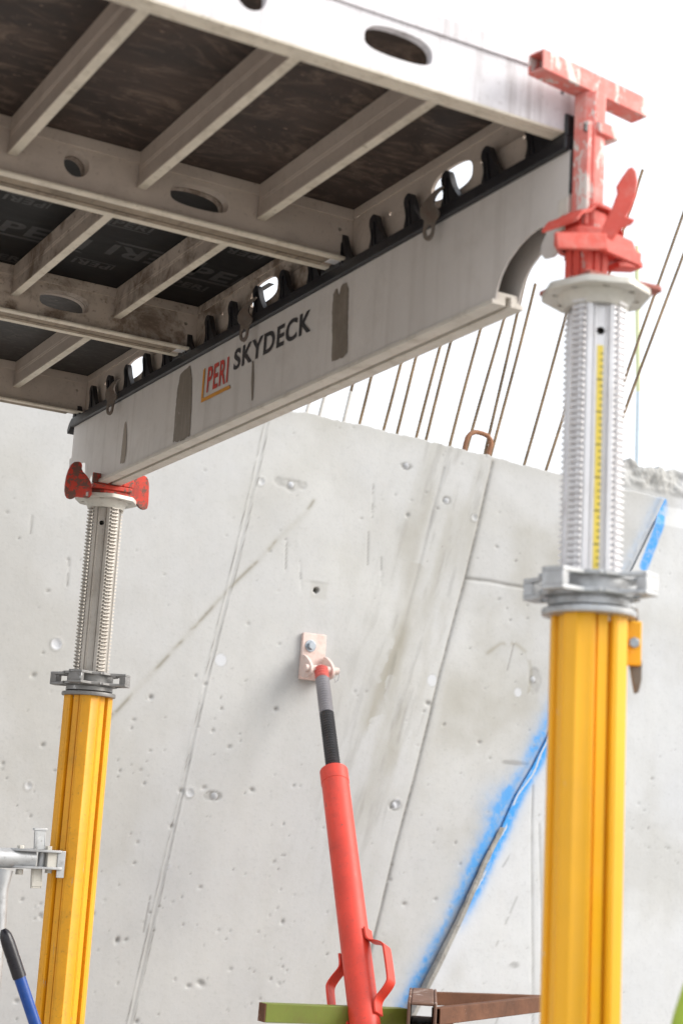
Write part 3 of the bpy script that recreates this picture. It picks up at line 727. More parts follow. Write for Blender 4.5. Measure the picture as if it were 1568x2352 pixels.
# hammer lug, a flat curved bar
lug = [(1392,578),(1368,548),(1386,514),(1406,472),(1418,440),(1416,424),(1426,408),(1440,390),(1449,388),(1457,402),(1460,425),(1457,455),(1446,486),(1436,500),(1455,511),(1448,518),(1424,524),(1408,550)]
lo = at(1420, 480, 1, YR_-.062)
l2 = [((p - lo).dot(hx), (p - lo).z) for p in (at(u, v, 1, YR_-.062) for u, v in lug)]
yfix = hx * 1.0
MB().plate(l2[::-1], [], lo, hx, hz, hy, .011).build('hammer_lug', M['red_plain'], hr, bevel=.0025)
bp = MB().plate([(-.070,-.050),(.052,-.080),(.062,-.076),(.080,.025),(.072,.040),(-.050,.075)], [], (.045, -.026, -.2615), ta, tb, hz, .008)
bp.build('base_plate', paint('head_base_paint', (.34,.10,.075), .6, var=.15, dirt=(.4,.3,.26), dirt_amt=.5, dirt_scale=22), hr, bevel=.0015)

hl = thing('drop_head', 'rusty red drop head with two wide wings, under the far end of the beam', 'prop head', (.043, 2.06, -.258), 'red drop heads on the props')
def wing(pts, y, th, name='wing', holes=()):
    o = P3(*pts[0], y); q = [((P3(u, v, y)-o).x, (P3(u, v, y)-o).z) for u, v in pts]
    hq = [[((P3(u, v, y)-o).x, (P3(u, v, y)-o).z) for u, v in h] for h in holes]
    if sum(q[i][0]*q[(i+1) % len(q)][1]-q[(i+1) % len(q)][0]*q[i][1] for i in range(len(q))) < 0: q = q[::-1]
    return MB().plate(smooth_poly(q, 1), hq, o, (1,0,0), (0,0,1), (0,1,0), th).build(name, M['red_rust'], hl, bevel=.002)
wing([(150,1120),(156,1085),(168,1061),(184,1060),(190,1066),(188,1080),(202,1094),(211,1110),(212,1143),(190,1142),(176,1140),(166,1147),(153,1142)], 1.995, .009, holes=[[(198,1127),(206,1127),(206,1139),(198,1139)]])
wing([(296,1102),(312,1096),(325,1092),(336,1093),(343,1104),(343,1130),(341,1166),(334,1171),(322,1168),(314,1156),(300,1148)], 2.03, .009)
MB().box((-.020, 1.993, -.246), (.088, 2.13, -.234)).build('saddle_plate', M['red_rust'], hl, bevel=.002)
MB().box((-.022, 1.998, -.233), (.084, 2.004, -.206)).build('saddle_lip', M['red_rust'], hl, bevel=.002)
MB().box((.062, 1.995, -.2335), (.092, 2.12, -.192)).build('saddle_block', M['red_rust'], hl, bevel=.003)
MB().plate(smooth_poly([(-.062,-.062),(.062,-.062),(.062,.062),(-.062,.062)], 1), [], (.043, 2.06, -.2575), (1,0,0), (0,1,0), (0,0,1), .0112).build('base_plate', M['red_rust'], hl, bevel=.0015)

# ------------------------------------------------------------------ main beam
bm_ = thing('formwork_beam', 'long pale aluminium beam with black teeth on top and printed lettering, resting on two props', 'beam', (.026, 1.12, -.230))
half_ = [(-.006,-.030),(-.006,-.150),(-.014,-.172),(.004,-.186),(.028,-.196),(.052,-.193),(.064,-.180),(.062,-.166),(.050,-.152),(.052,-.140),(.070,-.135),(.095,-.139),(.125,-.149),(.154,-.166),(.172,-.185),(.182,-.205),(.186,-.222)]
far_ = [(2.066,-.222),(2.068,-.205),(2.080,-.192),(2.095,-.176),(2.118,-.160),(2.150,-.150),(2.185,-.146),(2.205,-.150),(2.21,-.165),(2.235,-.185),(2.258,-.18),(2.262,-.155),(2.268,-.120),(2.252,-.118),(2.252,-.030)]
outl = half_ + far_
for nm, x0 in (('front_web', .000), ('rear_web', .046)):
    MB().plate(outl[::-1], [], (x0, 0, 0), (0,1,0), (0,0,1), (1,0,0), .004).build(nm, M['beam'], bm_, bevel=.0008)
MB().box((.0042, -.004, -.0345), (.0458, 2.250, -.0305)).build('top_plate', M['beam'], bm_)
fl = [(-.006,-.222),(-.006,-.2305),(.021,-.2305),(.021,-.2140),(.031,-.2140),(.031,-.2305),(.057,-.2305),(.057,-.222),(.0458,-.2205),(.0458,-.208),(.0042,-.208),(.0042,-.2205)]
MB().plate(fl, [], (0, .186, 0), (1,0,0), (0,0,1), (0,1,0), 1.880).build('bottom_flange', M['beam_lip'], bm_, bevel=.0012)
MB().box((.004, -.0085, -.150), (.046, -.0062, -.036)).build('end_plate', M['beam_lip'], bm_)
MB().box((.006, 2.2525, -.11), (.044, 2.256, -.04)).build('end_plate', M['beam_lip'], bm_)
MB().box((-.0035, -.0095, -.160), (.048, .016, -.108)).build('end_fitting', M['beam_lip'], bm_, bevel=.002)
MB().box((-.002, -.0165, -.104), (.03, -.0090, -.034)).build('end_pad', M['rubber'], bm_, bevel=.001)  # black strip added for the dark gap between beam end and post
# toothed rail
rl = MB().box((-.009, -.006, -.0302), (.016, 2.262, -.006)).build('toothed_rail', M['rubber'], bm_, bevel=.003)
MB().plate(smooth_poly([(2.2625,-.006),(2.2625,-.030),(2.285,-.046),(2.292,-.042),(2.29,-.026),(2.275,-.010)], 1), [], (-.007,0,0), (0,1,0), (0,0,1), (1,0,0), .02).build('rail_end', M['rubber'], rl, bevel=.002)
tooth_out = smooth_poly([(-.028,-.010),(.021,-.010),(.013,.012),(.017,.030),(.0215,.044),(.020,.054),(.013,.0605),(.005,.0585),(.000,.048),(-.010,.020),(-.024,.000)], 2)
tooth_out = [(a*1.3, b) for a, b in tooth_out]
tmb = MB().plate(tooth_out[::-1], [], (-.006,0,0), (0,1,0), (0,0,1), (1,0,0), .0125)
tmb.plate([(-.004,-.008),(.002,-.008),(.010,.044),(.007,.044)], [], (-.0085,0,0), (0,1,0), (0,0,1), (1,0,0), .003)
tmb.plate([(.008,-.008),(.013,-.008),(.0135,.030),(.011,.030)], [], (-.0082,0,0), (0,1,0), (0,0,1), (1,0,0), .003)
tooth0 = None
for k in range(18):
    y_ = .085 + .1265*k
    if tooth0 is None:
        tooth0 = tmb.build('tooth', M['rubber'], rl, bevel=.0022, local=True); t = tooth0
    else:
        t = tooth0.copy(); col.objects.link(t)
    t.parent = rl; t.location = Vector((0, y_, 0)) - bm_.location
MB().plate([(-.004,-.006),(.062,-.006),(.070,.020),(.072,.048),(.040,.056),(-.004,.030)], [], (-.006,0,0), (0,1,0), (0,0,1), (1,0,0), .02).build('end_tooth', M['rubber'], rl, bevel=.003)
for yj in (.75, 1.5):
    MB().plate([(-.030,-.006),(.055,-.006),(.050,.022),(.036,.030),(.0,.006),(-.02,.0)], [], (-.0075,yj,0), (0,1,0), (0,0,1), (1,0,0), .018).build('joint_tooth', M['rubber'], rl, bevel=.002)
# hooks
hk = None
def hook_mesh():
    m = MB()
    body = [(.024*math.cos(math.radians(a)), -.016+.025*math.sin(math.radians(a))) for a in range(60,-61,-15)]
    body += [(.012,-.044),(.014,-.060),(.012,-.076),(.004,-.084),(-.006,-.082),(-.012,-.072),(-.0135,-.056),(-.015,-.042)]
    body += [(-.022,-.034),(-.026,-.024),(-.018,-.016),(-.010,-.006),(-.010,.006),(-.018,.018),(-.030,.026),(-.033,.031),(-.020,.029),(-.004,.020)]
    body = [(a*1.0, b) for a, b in smooth_poly(body, 1)]
    hole = [(.0075*math.cos(math.radians(a)) , -.061+.0125*math.sin(math.radians(a))) for a in range(0,-360,-30)]
    m.plate(body[::-1], [hole], (-.016,0,0), (0,1,0), (0,0,1), (1,0,0), .006)
    return m
for k, y_ in enumerate((.372, 1.118, 1.915)):
    if hk is None: hk = hook_mesh().build('locking_hook', M['hook'], bm_, bevel=.0018, local=True); h2 = hk
    else: h2 = hk.copy(); col.objects.link(h2)
    h2.parent = bm_; h2.location = Vector((-.014, y_, 0)) - bm_.location; h2.rotation_euler = (0, 0, math.radians(26)); h2.scale = (.85, .85, .85)
# bare patches and runs on the web
def decal(name, mt, pts, x, parent, jit=0.):
    q = []
    for i in range(len(pts)):
        a, b = Vector((*pts[i], 0)), Vector((*pts[(i+1) % len(pts)], 0)); n = max(1, int((b-a).length/.006))
        for t in range(n):
            p = a.lerp(b, t/n); q.append((p.x + RNG.uniform(-jit, jit)*.4, p.y + RNG.uniform(-jit, jit)))
    m = MB(); tri = tessellate_polygon([[Vector((p[0], p[1], 0)) for p in q]])
    m.v = [Vector((x, p[0], p[1])) for p in q]; m.f = [list(t) for t in tri]
    return m.build(name, mt, parent, smooth=0)
def web(u, v): p = at(u, v, 0, -.001); return (p.y, p.z)
decal('bare_patch', M['patch'], [web(*p) for p in ((766,672),(773,662),(778,676),(785,655),(796,650),(800,668),(798,740),(797,812),(780,824),(761,832),(763,780),(762,720))], -.0012, bm_, .003)
decal('bare_patch', M['patch'], [web(*p) for p in ((414,860),(422,850),(430,846),(437,842),(441,870),(440,930),(436,1002),(418,1012),(397,1017),(402,960),(407,900))], -.0012, bm_, .003)
decal('dirt_run', paint('dirt_run', (.28,.235,.19), .6, var=.15, dirt=(.42,.38,.34), dirt_amt=.6, dirt_scale=40), [web(*p) for p in ((286,975),(290,966),(292,1000),(290,1040),(286,1062),(276,1066),(280,1030),(283,1000))], -.0012, bm_, .002)
decal('dirt_run', M['patch'], [web(*p) for p in ((579,830),(582,828),(583,870),(581,918),(578,920),(577,880))], -.0012, bm_, .001)
# lettering
def text_mesh(s_, bold=0.):
    c = bpy.data.curves.new('t', 'FONT'); c.body = s_; c.offset = bold; c.space_character = 1.12; c.fill_mode = 'FRONT'; c.resolution_u = 6
    o = bpy.data.objects.new('t', c); col.objects.link(o); bpy.context.view_layer.update()
    me = bpy.data.meshes.new_from_object(o.evaluated_get(bpy.context.evaluated_depsgraph_get()))
    vs = [v.co.copy() for v in me.vertices]; fs = [list(p.vertices) for p in me.polygons]
    bpy.data.objects.remove(o); bpy.data.curves.remove(c); bpy.data.meshes.remove(me)
    x0 = min(v.x for v in vs); x1 = max(v.x for v in vs); y0 = min(v.y for v in vs); y1 = max(v.y for v in vs)
    return [((v.x-x0)/(x1-x0), (v.y-y0)/(y1-y0)) for v in vs], fs
_tc = {}
def lettering(name, s_, mt, O, U, V, parent, bold=.0):
    if (s_, bold) not in _tc: _tc[(s_, bold)] = text_mesh(s_, bold)
    uv, fs = _tc[(s_, bold)]; m = MB(); O, U, V = map(Vector, (O, U, V))
    m.v = [O + U*a + V*b for a, b in uv]; m.f = [list(f) for f in fs]
    return m.build(name, mt, parent, smooth=0)
xt = -.0016
lettering('logo_lettering', 'PERI', M['ink_red'], (xt, 1.345, -.130), (0,-.112,0), (0,0,.060), bm_, .018)
for nm, b_ in (('logo_bracket', ((1.372,-.148),(1.362,-.148),(1.362,-.066),(1.372,-.070))), ('logo_bracket', ((1.362,-.148),(1.212,-.148),(1.222,-.139),(1.362,-.139)))):
    m = MB(); m.v = [Vector((xt, a, b)) for a, b in b_]; m.f = [[0,1,2,3]]; m.build(nm, M['ink_orange'], bm_, smooth=0)
lettering('lettering', 'SKYDECK', M['ink'], (xt, 1.206, -.1105), (0,-.362,0), (0,0,.0485), bm_, .026)

# ------------------------------------------------------------------ deck panels
XE = .033; XF = -1.465
ribs_x = (-.185, -.430, -.675, -.920, -1.165)
def panel(k, label, ply_m, fr, outer=None):
    y0 = .75*k
    root = thing('deck_panel', label, 'panel', (-.72, y0+.375, 0), 'deck panels lying on the beam')
    holes = []
    for i, cx in enumerate((-.312, -.555, -.80, -1.045, -1.29)):
        holes.append(oval(cx, .053, .059, .026, .020) if i % 2 == 0 else circle(cx, .058, .024, 24))
    holes += [circle(-.012, .066, .0042, 8), circle(-.02, .100, .0035, 8)]
    out = [(XF+.016,.004),(.0168,.004),(.0168,.113),(XF+.016,.113)]
    dn = y0 + .0025; df = y0 + .7235
    near = MB().plate(out, holes, (0, dn, 0), (1,0,0), (0,0,1), (0,1,0), .0155).build('side_rail', outer or fr, root, bevel=.001)
    far = MB().plate(out, holes, (0, df, 0), (1,0,0), (0,0,1), (0,1,0), .0240).build('side_rail', fr, root, bevel=.001)
    MB().box((XF+.016, dn+.0157, 0), (.0168, dn+.034, .0055)).build('lip', M['lip'], near, bevel=.0015)
    MB().box((XF+.016, df-.0185, 0), (.0168, df-.0002, .0055)).build('lip', M['lip'], far, bevel=.0015)
    MB().box((XF+.016, dn+.0002, .0005), (-.03 if k else .0168, dn+.0150, .0038)).build('joint_strip' if k else 'lip', M['joint'] if k else M['lip'], near)
    MB().box((XF+.016, df+.0004, .0005), (-.03, df+.0236, .0038)).build('joint_strip', M['joint'], far)
    if k < 2: MB().box((-.0295, df+.0004, .0002), (.010, df+.0236, .0038)).build('corner_cap', M['alu_bright'], far, bevel=.001)
    # ledge below the plywood
    for yy, s_, par in ((dn+.0155, 1, near), (df, -1, far)):
        MB().box((XF+.02, min(yy+.0002*s_, yy+.0032*s_), .090), (.0165, max(yy+.0002*s_, yy+.0032*s_), .1125)).build('ledge', fr, par, bevel=.0008)
    if outer:
        MB().box((XF+.016, dn-.0042, .0925), (.0330, dn-.0002, .1225)).build('edge_band', outer, near, bevel=.0012)
    # end rails
    ho = [oval(y0+.366, .050, .067, .030, .024)] + [circle(y0+yy, zz_, .0042, 10) for yy, zz_ in ((.040,.100),(.145,.054),(.270,.054),(.579,.059),(.706,.097),(.640,.054))]
    oe = [(y0+.0025,.004),(y0+.7475,.004),(y0+.7475,.113),(y0+.0025,.113)]
    for x0 in (.0170, XF):
        e = MB().plate(oe, ho, (x0, 0, 0), (0,1,0), (0,0,1), (1,0,0), .0062).build('end_rail', outer if (outer and x0 < 0) else fr, root, bevel=.001)
        MB().box((x0-.0032 if x0 > 0 else x0+.0064, y0+.022, .0935), (x0-.0002 if x0 > 0 else x0+.0094, y0+.720, .1125)).build('ledge', fr, e, bevel=.0008)
    for i, x in enumerate(ribs_x):
        rb = MB()
        rb.plate([(-.009,.042),(.009,.042),(.009,.0465),(.0075,.049),(.0075,.1125),(-.0075,.1125),(-.0075,.049),(-.009,.0465)][::-1], [], (x, dn+.0190, 0), (1,0,0), (0,0,1), (0,1,0), df-.0035-dn-.0190)
        for s_ in (-1, 1):
            for z_ in (.074, .080): rb.box((x+s_*.0075-.0007, dn+.0192, z_), (x+s_*.0075+.0007, df-.0037, z_+.0015))
        rbo = rb.build('cross_rib', fr, root, bevel=.0007)
        MB().box((x-.0088, dn+.0195, .0412), (x+.0088, df-.004, .0419)).build('rib_edge', M['lip'], rbo)
    pl = MB().box((XF+.0165, y0+.0032, .1132), (.0325, y0+.7468, .1222)).build('plywood_sheet', ply_m, root)
    return root, pl
pa, pla = panel(0, 'front deck panel with a bright white outer edge and stained brown plywood', M['ply_brown'], M['frame'], M['frame_lit'])
pb, plb = panel(1, 'middle deck panel with muddy ribs and black film-faced plywood printed with small logos', M['ply_black'], M['frame_dirty'])
pc_, plc = panel(2, 'rear deck panel with blotchy dark grey plywood, next to the far end of the beam', M['ply_grey'], M['frame'])
# printed logos on the black film
for (u, v, w_, flip) in ((307,520,.085,0),(551,581,.085,1),(437,655,.085,0),(345,594,.19,1),(529,641,.19,0),(57,462,.085,1),(105,540,.19,0),(209,606,.085,1),(15,590,.085,0),(-60,520,.085,1),(150,690,.085,0)):
    c = at(u, v, 2, .1129); s_ = -1 if flip else 1
    if not (.78 < c.y < 1.46): continue
    U = Vector((w_*s_, 0, 0)); V = Vector((0, -w_*.36*s_, 0)); O = c - U*.5 - V*.5
    lettering('printed_logo', 'PERI', M['print'], O, U, V, plb, .03)
    m = MB(); a = O - U*.10 - V*.30
    for p, q, r, t in ((Vector(), U*.05, U*.05+V*1.15, V*1.15), (U*.05, U*1.14, U*1.06+V*.16, U*.05+V*.16)):
        L = len(m.v); m.v += [a+p, a+q, a+r, a+t]; m.f.append([L, L+1, L+2, L+3])
    m.build('printed_bracket', M['print'], plb, smooth=0)

# ------------------------------------------------------------------ push-pull strut
T = at(737, 1535, 1, YW-.085); Bv = at(838, 2352, 1, YW-.85); dS = (Bv - T).normalized()
bot = T + dS*((GZ+.06 - T.z)/dS.z)
sr = thing('push_pull_strut', 'red steel strut with a dark threaded spindle, leaning down from its wall bracket', 'strut', (bot.x, bot.y, GZ))
def along(p):  # point on the axis whose picture row is p
    lo_, hi_ = 0., 3.
    for _ in range(40):
        m_ = (lo_+hi_)/2; q = _R.transposed() @ (T + dS*m_ - CAM); v_ = 1176 - _F*q.y/-q.z
        if v_ < p: lo_ = m_
        else: hi_ = m_
    return lo_
def spindle(v0, v1, mt, nm):
    a, b = along(v0), along(v1); n = int((b-a)/.0052); pts = []; rr = []
    for i in range(n+1):
        pts.append(T + dS*(a+(b-a)*i/n)); rr.append(.0245 if i % 2 else .0195)
    return MB().tube(pts, rr, 20).build(nm, mt, sr, smooth=20)
spindle(1520, 1558, M['thread_red'], 'spindle_end'); spindle(1559, 1640, M['thread_pale'], 'spindle'); spindle(1641, 1775, M['thread'], 'spindle')
a0 = along(1770); q0 = T + dS*a0; q1 = T + dS*(a0+.055)
MB().tube([q0, q0+dS*.004, q1-dS*.002, q1], [.040,.0455,.0455,.0440], 32).build('tube_cap', M['red'], sr, smooth=30)
MB().tube([q1, bot], [.0440,.0440], 32).build('tube', M['red'], sr)
side = dS.cross(Vector((0,-1,0))).normalized()
if side.x < 0: side = -side
front = dS.cross(side).normalized()
if front.y > 0: front = -front
def handle(s_, v0, v1, tilt):
    m = MB(); a, b = along(v0), along(v1); L = b-a
    sd2 = Vector((.36, -.93, 0))*s_; sd2 = (sd2 - dS*sd2.dot(dS)).normalized(); wv = dS.cross(sd2).normalized()
    prof = [(-.035,.044),(-.004,.044),(.010,.050),(.024,.076),(.042,.097),(.060,.099),(L-.060,.099),(L-.042,.097),(L-.024,.075),(L-.010,.052),(L+.004,.044),(L+.035,.044)]
    for i in range(2):
        prof = [prof[0]] + [p for k in range(len(prof)-1) for p in ((prof[k][0]*.75+prof[k+1][0]*.25, prof[k][1]*.75+prof[k+1][1]*.25), (prof[k][0]*.25+prof[k+1][0]*.75, prof[k][1]*.25+prof[k+1][1]*.75))] + [prof[-1]]
    n = len(prof); bb = len(m.v)
    for t, r in prof:
        for w2_ in (-.019, .019):
            for th in (0., .007): m.v.append(T + dS*(a+t) + sd2*(r+th) + wv*w2_)
    for i in range(n-1):
        x = bb+i*4; y = x+4
        m.f += [[x, y, y+1, x+1], [x+2, x+3, y+3, y+2], [x, x+2, y+2, y], [x+1, y+1, y+3, x+3]]
    m.f += [[bb, bb+1, bb+3, bb+2], [bb+(n-1)*4, bb+(n-1)*4+2, bb+(n-1)*4+3, bb+(n-1)*4+1]]
    return m.build('handle', M['red'], sr, bevel=.001)
handle(1, 2172, 2318, .85); handle(-1, 2205, 2330, -.75)
# wall bracket
bk0 = at(718, 1502, 1, YW-.010)
br = MB().plate([(-.047,-.092),(.047,-.092),(.047,.070),(-.043,.070)], [], bk0 + Vector((0,.008,0)), (1,0,0), (0,0,1), (0,-1,0), .014).build('wall_bracket', M['pinkwash'], sr, bevel=.002)
for s_ in (-1, 1):
    ear = smooth_poly([(0,.022),(.022,.022),(.066,-.004),(.084,-.030),(.074,-.054),(.040,-.060),(0,-.056)], 1)
    MB().plate(ear, [], bk0 + Vector((s_*.042 - .006, -.0062, -.030)), (0,-1,0), (0,0,1), (1,0,0), .010).build('bracket_ear', M['pinkwash'], br, bevel=.0015)
pp_ = bk0 + Vector((0, -.068, -.058))
MB().tube([pp_ - Vector((.062,0,0)), pp_ + Vector((.066,0,0))], .0125, 16).build('pin', M['pinkwash'], br, bevel=.001)
cl = pp_ + Vector((.062, -.002, 0))
MB().tube([cl + Vector((0,0,.012)), cl + Vector((.008,-.004,.0)), cl + Vector((.004,-.004,-.03)), cl + Vector((-.006,-.002,-.04)), cl + Vector((-.008,0,-.024)), cl + Vector((.002,0,-.004))], .0016, 6).build('split_pin', M['galv'], br)
bc = at(717, 1483, 1, YW-.03)
bo = MB().tube([bc + Vector((0,.014,0)), bc + Vector((0,.010,0))], .021, 20).tube([bc + Vector((0,.0099,0)), bc + Vector((0,-.004,0))], .0145, 6).build('bolt', M['bolt'], br, bevel=.0012)
MB().box((bot.x-.07, bot.y-.07, GZ+.0005), (bot.x+.07, bot.y+.07, GZ+.012)).build('foot_plate', M['red'], sr, bevel=.002)
MB().box((bot.x-.05, bot.y-.02, GZ+.0125), (bot.x+.05, bot.y+.02, GZ+.09)).build('foot_lug', M['red'], sr, bevel=.003)

# ------------------------------------------------------------------ rusty trestle and green bar at the bottom
def sq_tube(mb, a, b, w_, h2, up=(0,0,1), wall=.004):
    a, b = Vector(a), Vector(b); d = (b-a).normalized(); s_ = d.cross(Vector(up)).normalized(); u_ = s_.cross(d)
    c = (a+b)/2; L = (b-a).length/2
    for k in (-1, 1):
        mb.obox(c + s_*k*(w_/2-wall/2), (d, s_, u_), (L, wall/2, h2/2)); mb.obox(c + u_*k*(h2/2-wall/2), (d, s_, u_), (L, w_/2-wall, wall/2-.0001))
    return mb
yA, yB = YW-.42, YW-.95
ra0 = at(987, 2293, 1, yA); ra1 = at(1330, 2303, 1, yA-.1); ra1.z = ra0.z
cj = at(968, 2337, 1, yB)
fr0 = at(1000, 2334, 1, yB+.03); fr1 = at(1300, 2298, 1, yB+.35)
rt = thing('rusty_trestle', 'rusty square-tube trestle behind the foot of the front prop', 'trestle', ((fr0.x+fr1.x)/2, (fr0.y+fr1.y)/2, GZ))
sq_tube(MB(), fr0, fr1, .030, .046).build('front_rail', M['rust'], rt, bevel=.003)
sq_tube(MB(), ra0, ra1, .030, .040).build('rear_rail', M['rust'], rt, bevel=.003)
vw = (cj - CAM); vw.z = 0; vw.normalize()
sq_tube(MB(), cj - vw*.05, cj + vw*.40, .082, .090, wall=.009).build('socket_tube', M['socket'], rt, bevel=.006)
for p in (at(1239, 2345, 1, yB+.22), at(968, 2337, 1, yB+.15), ra0 + Vector((.06,0,0)), ra1 - Vector((.1,0,0))):
    sq_tube(MB(), (p.x, p.y, GZ), (p.x, p.y, p.z-.047), .040, .040, (0,1,0)).build('leg', M['rust'], rt, bevel=.003)
ga = at(603, 2325, 1, yB+.16); gb = at(926, 2344, 1, yB+.16); gb.z = ga.z - .012
gt = thing('green_bar', 'green painted steel bar lying behind the red strut, butting the rusty trestle', 'bar', ((ga.x+gb.x)/2, ga.y, ga.z-.03))
sq_tube(MB(), ga, gb, .040, .050).build('bar', M['green'], gt, bevel=.002)
MB().bar(ga - (gb-ga).normalized()*.0032, ga - (gb-ga).normalized()*.0002, .039, .049).build('end_cap', M['rust'], gt)
stp = MB()
for p in (ga + Vector((.22,0,0)), ga + Vector((.02,.0,0))):
    pass
sq_tube(MB(), (ga.x+.30, ga.y+.05, GZ), (ga.x+.30, ga.y+.05, ga.z-.027), .040, .040, (0,1,0)).build('leg', M['rust'], gt, bevel=.003)

# ------------------------------------------------------------------ scaffold brace at the left edge
yS = 2.03
s0 = at(-60, 1972, 1, yS); s1 = at(78, 1972, 1, yS)
sf = thing('scaffold_frame', 'galvanised scaffold frame with a worn tube clamped to the rear prop', 'scaffold', (s0.x, yS, GZ))
MB().tube([s0 - Vector((.25,0,0)), s1], .0245, 24).build('cross_tube', M['galv'], sf)
e0 = at(2, 1985, 1, yS); 
MB().tube([e0 + Vector((.012,0,-.012)), e0 + Vector((.004,0,-.06)), at(-4, 2120, 1, yS), at(-14, 2230, 1, yS), (at(-25,2330,1,yS).x, yS, GZ)], [.021,.021,.021,.021,.021], 20).build('upright_tube', M['galv'], sf)
c0 = at(60, 1972, 1, yS)
for zt_, th, nm in ((1953, .006, 'clamp_plate'), (1992, .006, 'clamp_plate')):
    p = at(78, zt_, 1, yS)
    MB().plate(smooth_poly([(-.062,-.018),(-.02,-.034),(.060,-.034),(.072,-.012),(.072,.012),(.060,.034),(-.02,.034),(-.062,.018)], 1), [], p - hz*th/2, (1,0,0), (0,1,0), (0,0,1), th).build(nm, M['galv'], sf, bevel=.001)
p = at(96, 1972, 1, yS); MB().tube([p - hz*.024, p + hz*.022], .0095, 14).build('clamp_pin', M['galv'], sf)
p = at(122, 1974, 1, yS); MB().box((p.x-.022, yS-.022, p.z-.024), (p.x+.020, yS+.022, p.z+.022)).build('clamp_jaw', M['galv_light'], sf, bevel=.002)
p = at(134, 1978, 1, yS); MB().box((p.x-.010, yS-.0245, p.z-.040), (p.x+.010, yS-.0222, p.z+.026)).build('jaw_claw', M['galv'], sf, bevel=.001)
wa = at(93, 1904, 1, yS-.004); wb = at(91, 1951, 1, yS-.004); wc = at(85, 1995, 1, yS-.004); we = at(83, 2040, 1, yS-.004)
wg = sq_tube(MB(), wb, wa, .028, .010, (0,1,0), .003); wg.bar(wa - hz*.004, wa + hz*.002, .034, .014, (0,1,0)); wg.bar(wb, wa, .004, .0092, (0,1,0)); wg.build('wedge', M['galv'], sf, bevel=.001)
sq_tube(MB(), we, wc, .027, .010, (0,1,0), .003).bar(we + hz*.004, we + hz*.016, .0265, .012, (0,1,0)).build('wedge', M['galv_light'], sf, bevel=.001)
for (u, v) in ((48,1948),(45,2003),(112,1950),(112,2000)):
    p = at(u, v, 1, yS); MB().tube([p - hz*.006, p + hz*.007], .0098, 6).build('bolt', M['galv_light'], sf, bevel=.001)

# ------------------------------------------------------------------ blue tool with black grip
yT = 1.80
k0 = at(10, 2138, 1, yT); k1 = at(42, 2245, 1, yT); dT = (k1-k0).normalized(); dT = (dT + Vector((0,-.12,0))).normalized()
tl = thing('hand_tool', 'blue tool shaft with a black rubber grip leaning at the lower left', 'tool', (k1.x, yT, GZ))
Lg = (k1-k0).length
MB().tube([k0 - dT*.004, k0 + dT*.003, k0 + dT*.012, k0 + dT*.03, k0+dT*.060, k0+dT*.0601, k0+dT*.064, k0+dT*.0641, k0 + dT*Lg], [.006,.011,.0142,.0158,.0158,.0152,.0152,.0158,.0158], 20).build('grip', M['black_grip'], tl, smooth=40)
kb = k0 + dT*((GZ+.02-k0.z)/dT.z)
MB().tube([k0 + dT*(Lg-.01), kb], .0135, 20).build('shaft', M['blue_tool'], tl)

# ------------------------------------------------------------------ person at the right edge
def skin(name, pts, edges, rads, mt, parent, lev=2, root_i=0):
    me = bpy.data.meshes.new(name); me.from_pydata([Vector(p) for p in pts], edges, [])
    o = bpy.data.objects.new(name, me); col.objects.link(o)
    s_ = o.modifiers.new('s', 'SKIN'); s_.use_smooth_shade = True
    for i, r in enumerate(rads):
        me.skin_vertices[0].data[i].radius = r if isinstance(r, tuple) else (r, r); me.skin_vertices[0].data[i].use_root = (i == root_i)
    o.modifiers.new('d', 'SUBSURF').levels = lev; o.modifiers['d'].render_levels = lev
    bpy.context.view_layer.update()
    m2 = bpy.data.meshes.new_from_object(o.evaluated_get(bpy.context.evaluated_depsgraph_get())); o.modifiers.clear()
    o.data = m2; m2.materials.clear(); m2.materials.append(mt); m2.polygons.foreach_set('use_smooth', [True]*len(m2.polygons))
    o.parent = parent
    return o
hv = paint('hi_vis_fabric', (.36,.50,.06), .75, var=.12, dirt=(.25,.36,.05), dirt_amt=.4, dirt_scale=10, speck=.1)
bd = paint('grey_band', (.24,.17,.20), .5, var=.15, dirt=(.15,.1,.12), dirt_amt=.3)
nv = paint('navy_fabric', (.03,.04,.075), .85, var=.15, dirt=(.1,.1,.1), dirt_amt=.3)
sk = paint('skin', (.52,.30,.21), .5, var=.05, dirt=(.45,.2,.14), dirt_amt=.15)
hh = paint('helmet_white', (.75,.75,.73), .35, var=.03, dirt_amt=.15)
bt = paint('boot_leather', (.05,.035,.025), .7)
_s = at(1850, 2310, 1, -.40); _o2 = Matrix.Rotation(math.radians(-25), 3, 'Z') @ Vector((-.187, 0, 0)); PX = Vector((_s.x - _o2.x, _s.y - _o2.y, GZ))
pe = thing('person', 'person in a lime hi-vis jacket with grey bands at the right edge', 'person', PX, None, (0, 0, math.radians(-25)))
skin('body', [(0,0,.94),(0,0,1.15),(0,0,1.36),(0,-.005,1.47),(0,-.01,1.53),(0,-.02,1.60),(0,-.02,1.68),(-.19,0,1.41),(-.265,.015,1.15),(-.275,-.06,.92),(-.275,-.08,.86),(.19,0,1.41),(.265,.015,1.15),(.275,-.06,.92),(.275,-.08,.86)],
     [(0,1),(1,2),(2,3),(3,4),(4,5),(5,6),(2,7),(7,8),(8,9),(9,10),(2,11),(11,12),(12,13),(13,14)],
     [(.14,.10),(.13,.09),(.14,.09),.06,.056,(.078,.095),(.070,.085),.055,.045,.032,.03,.055,.045,.032,.03], sk, pe)
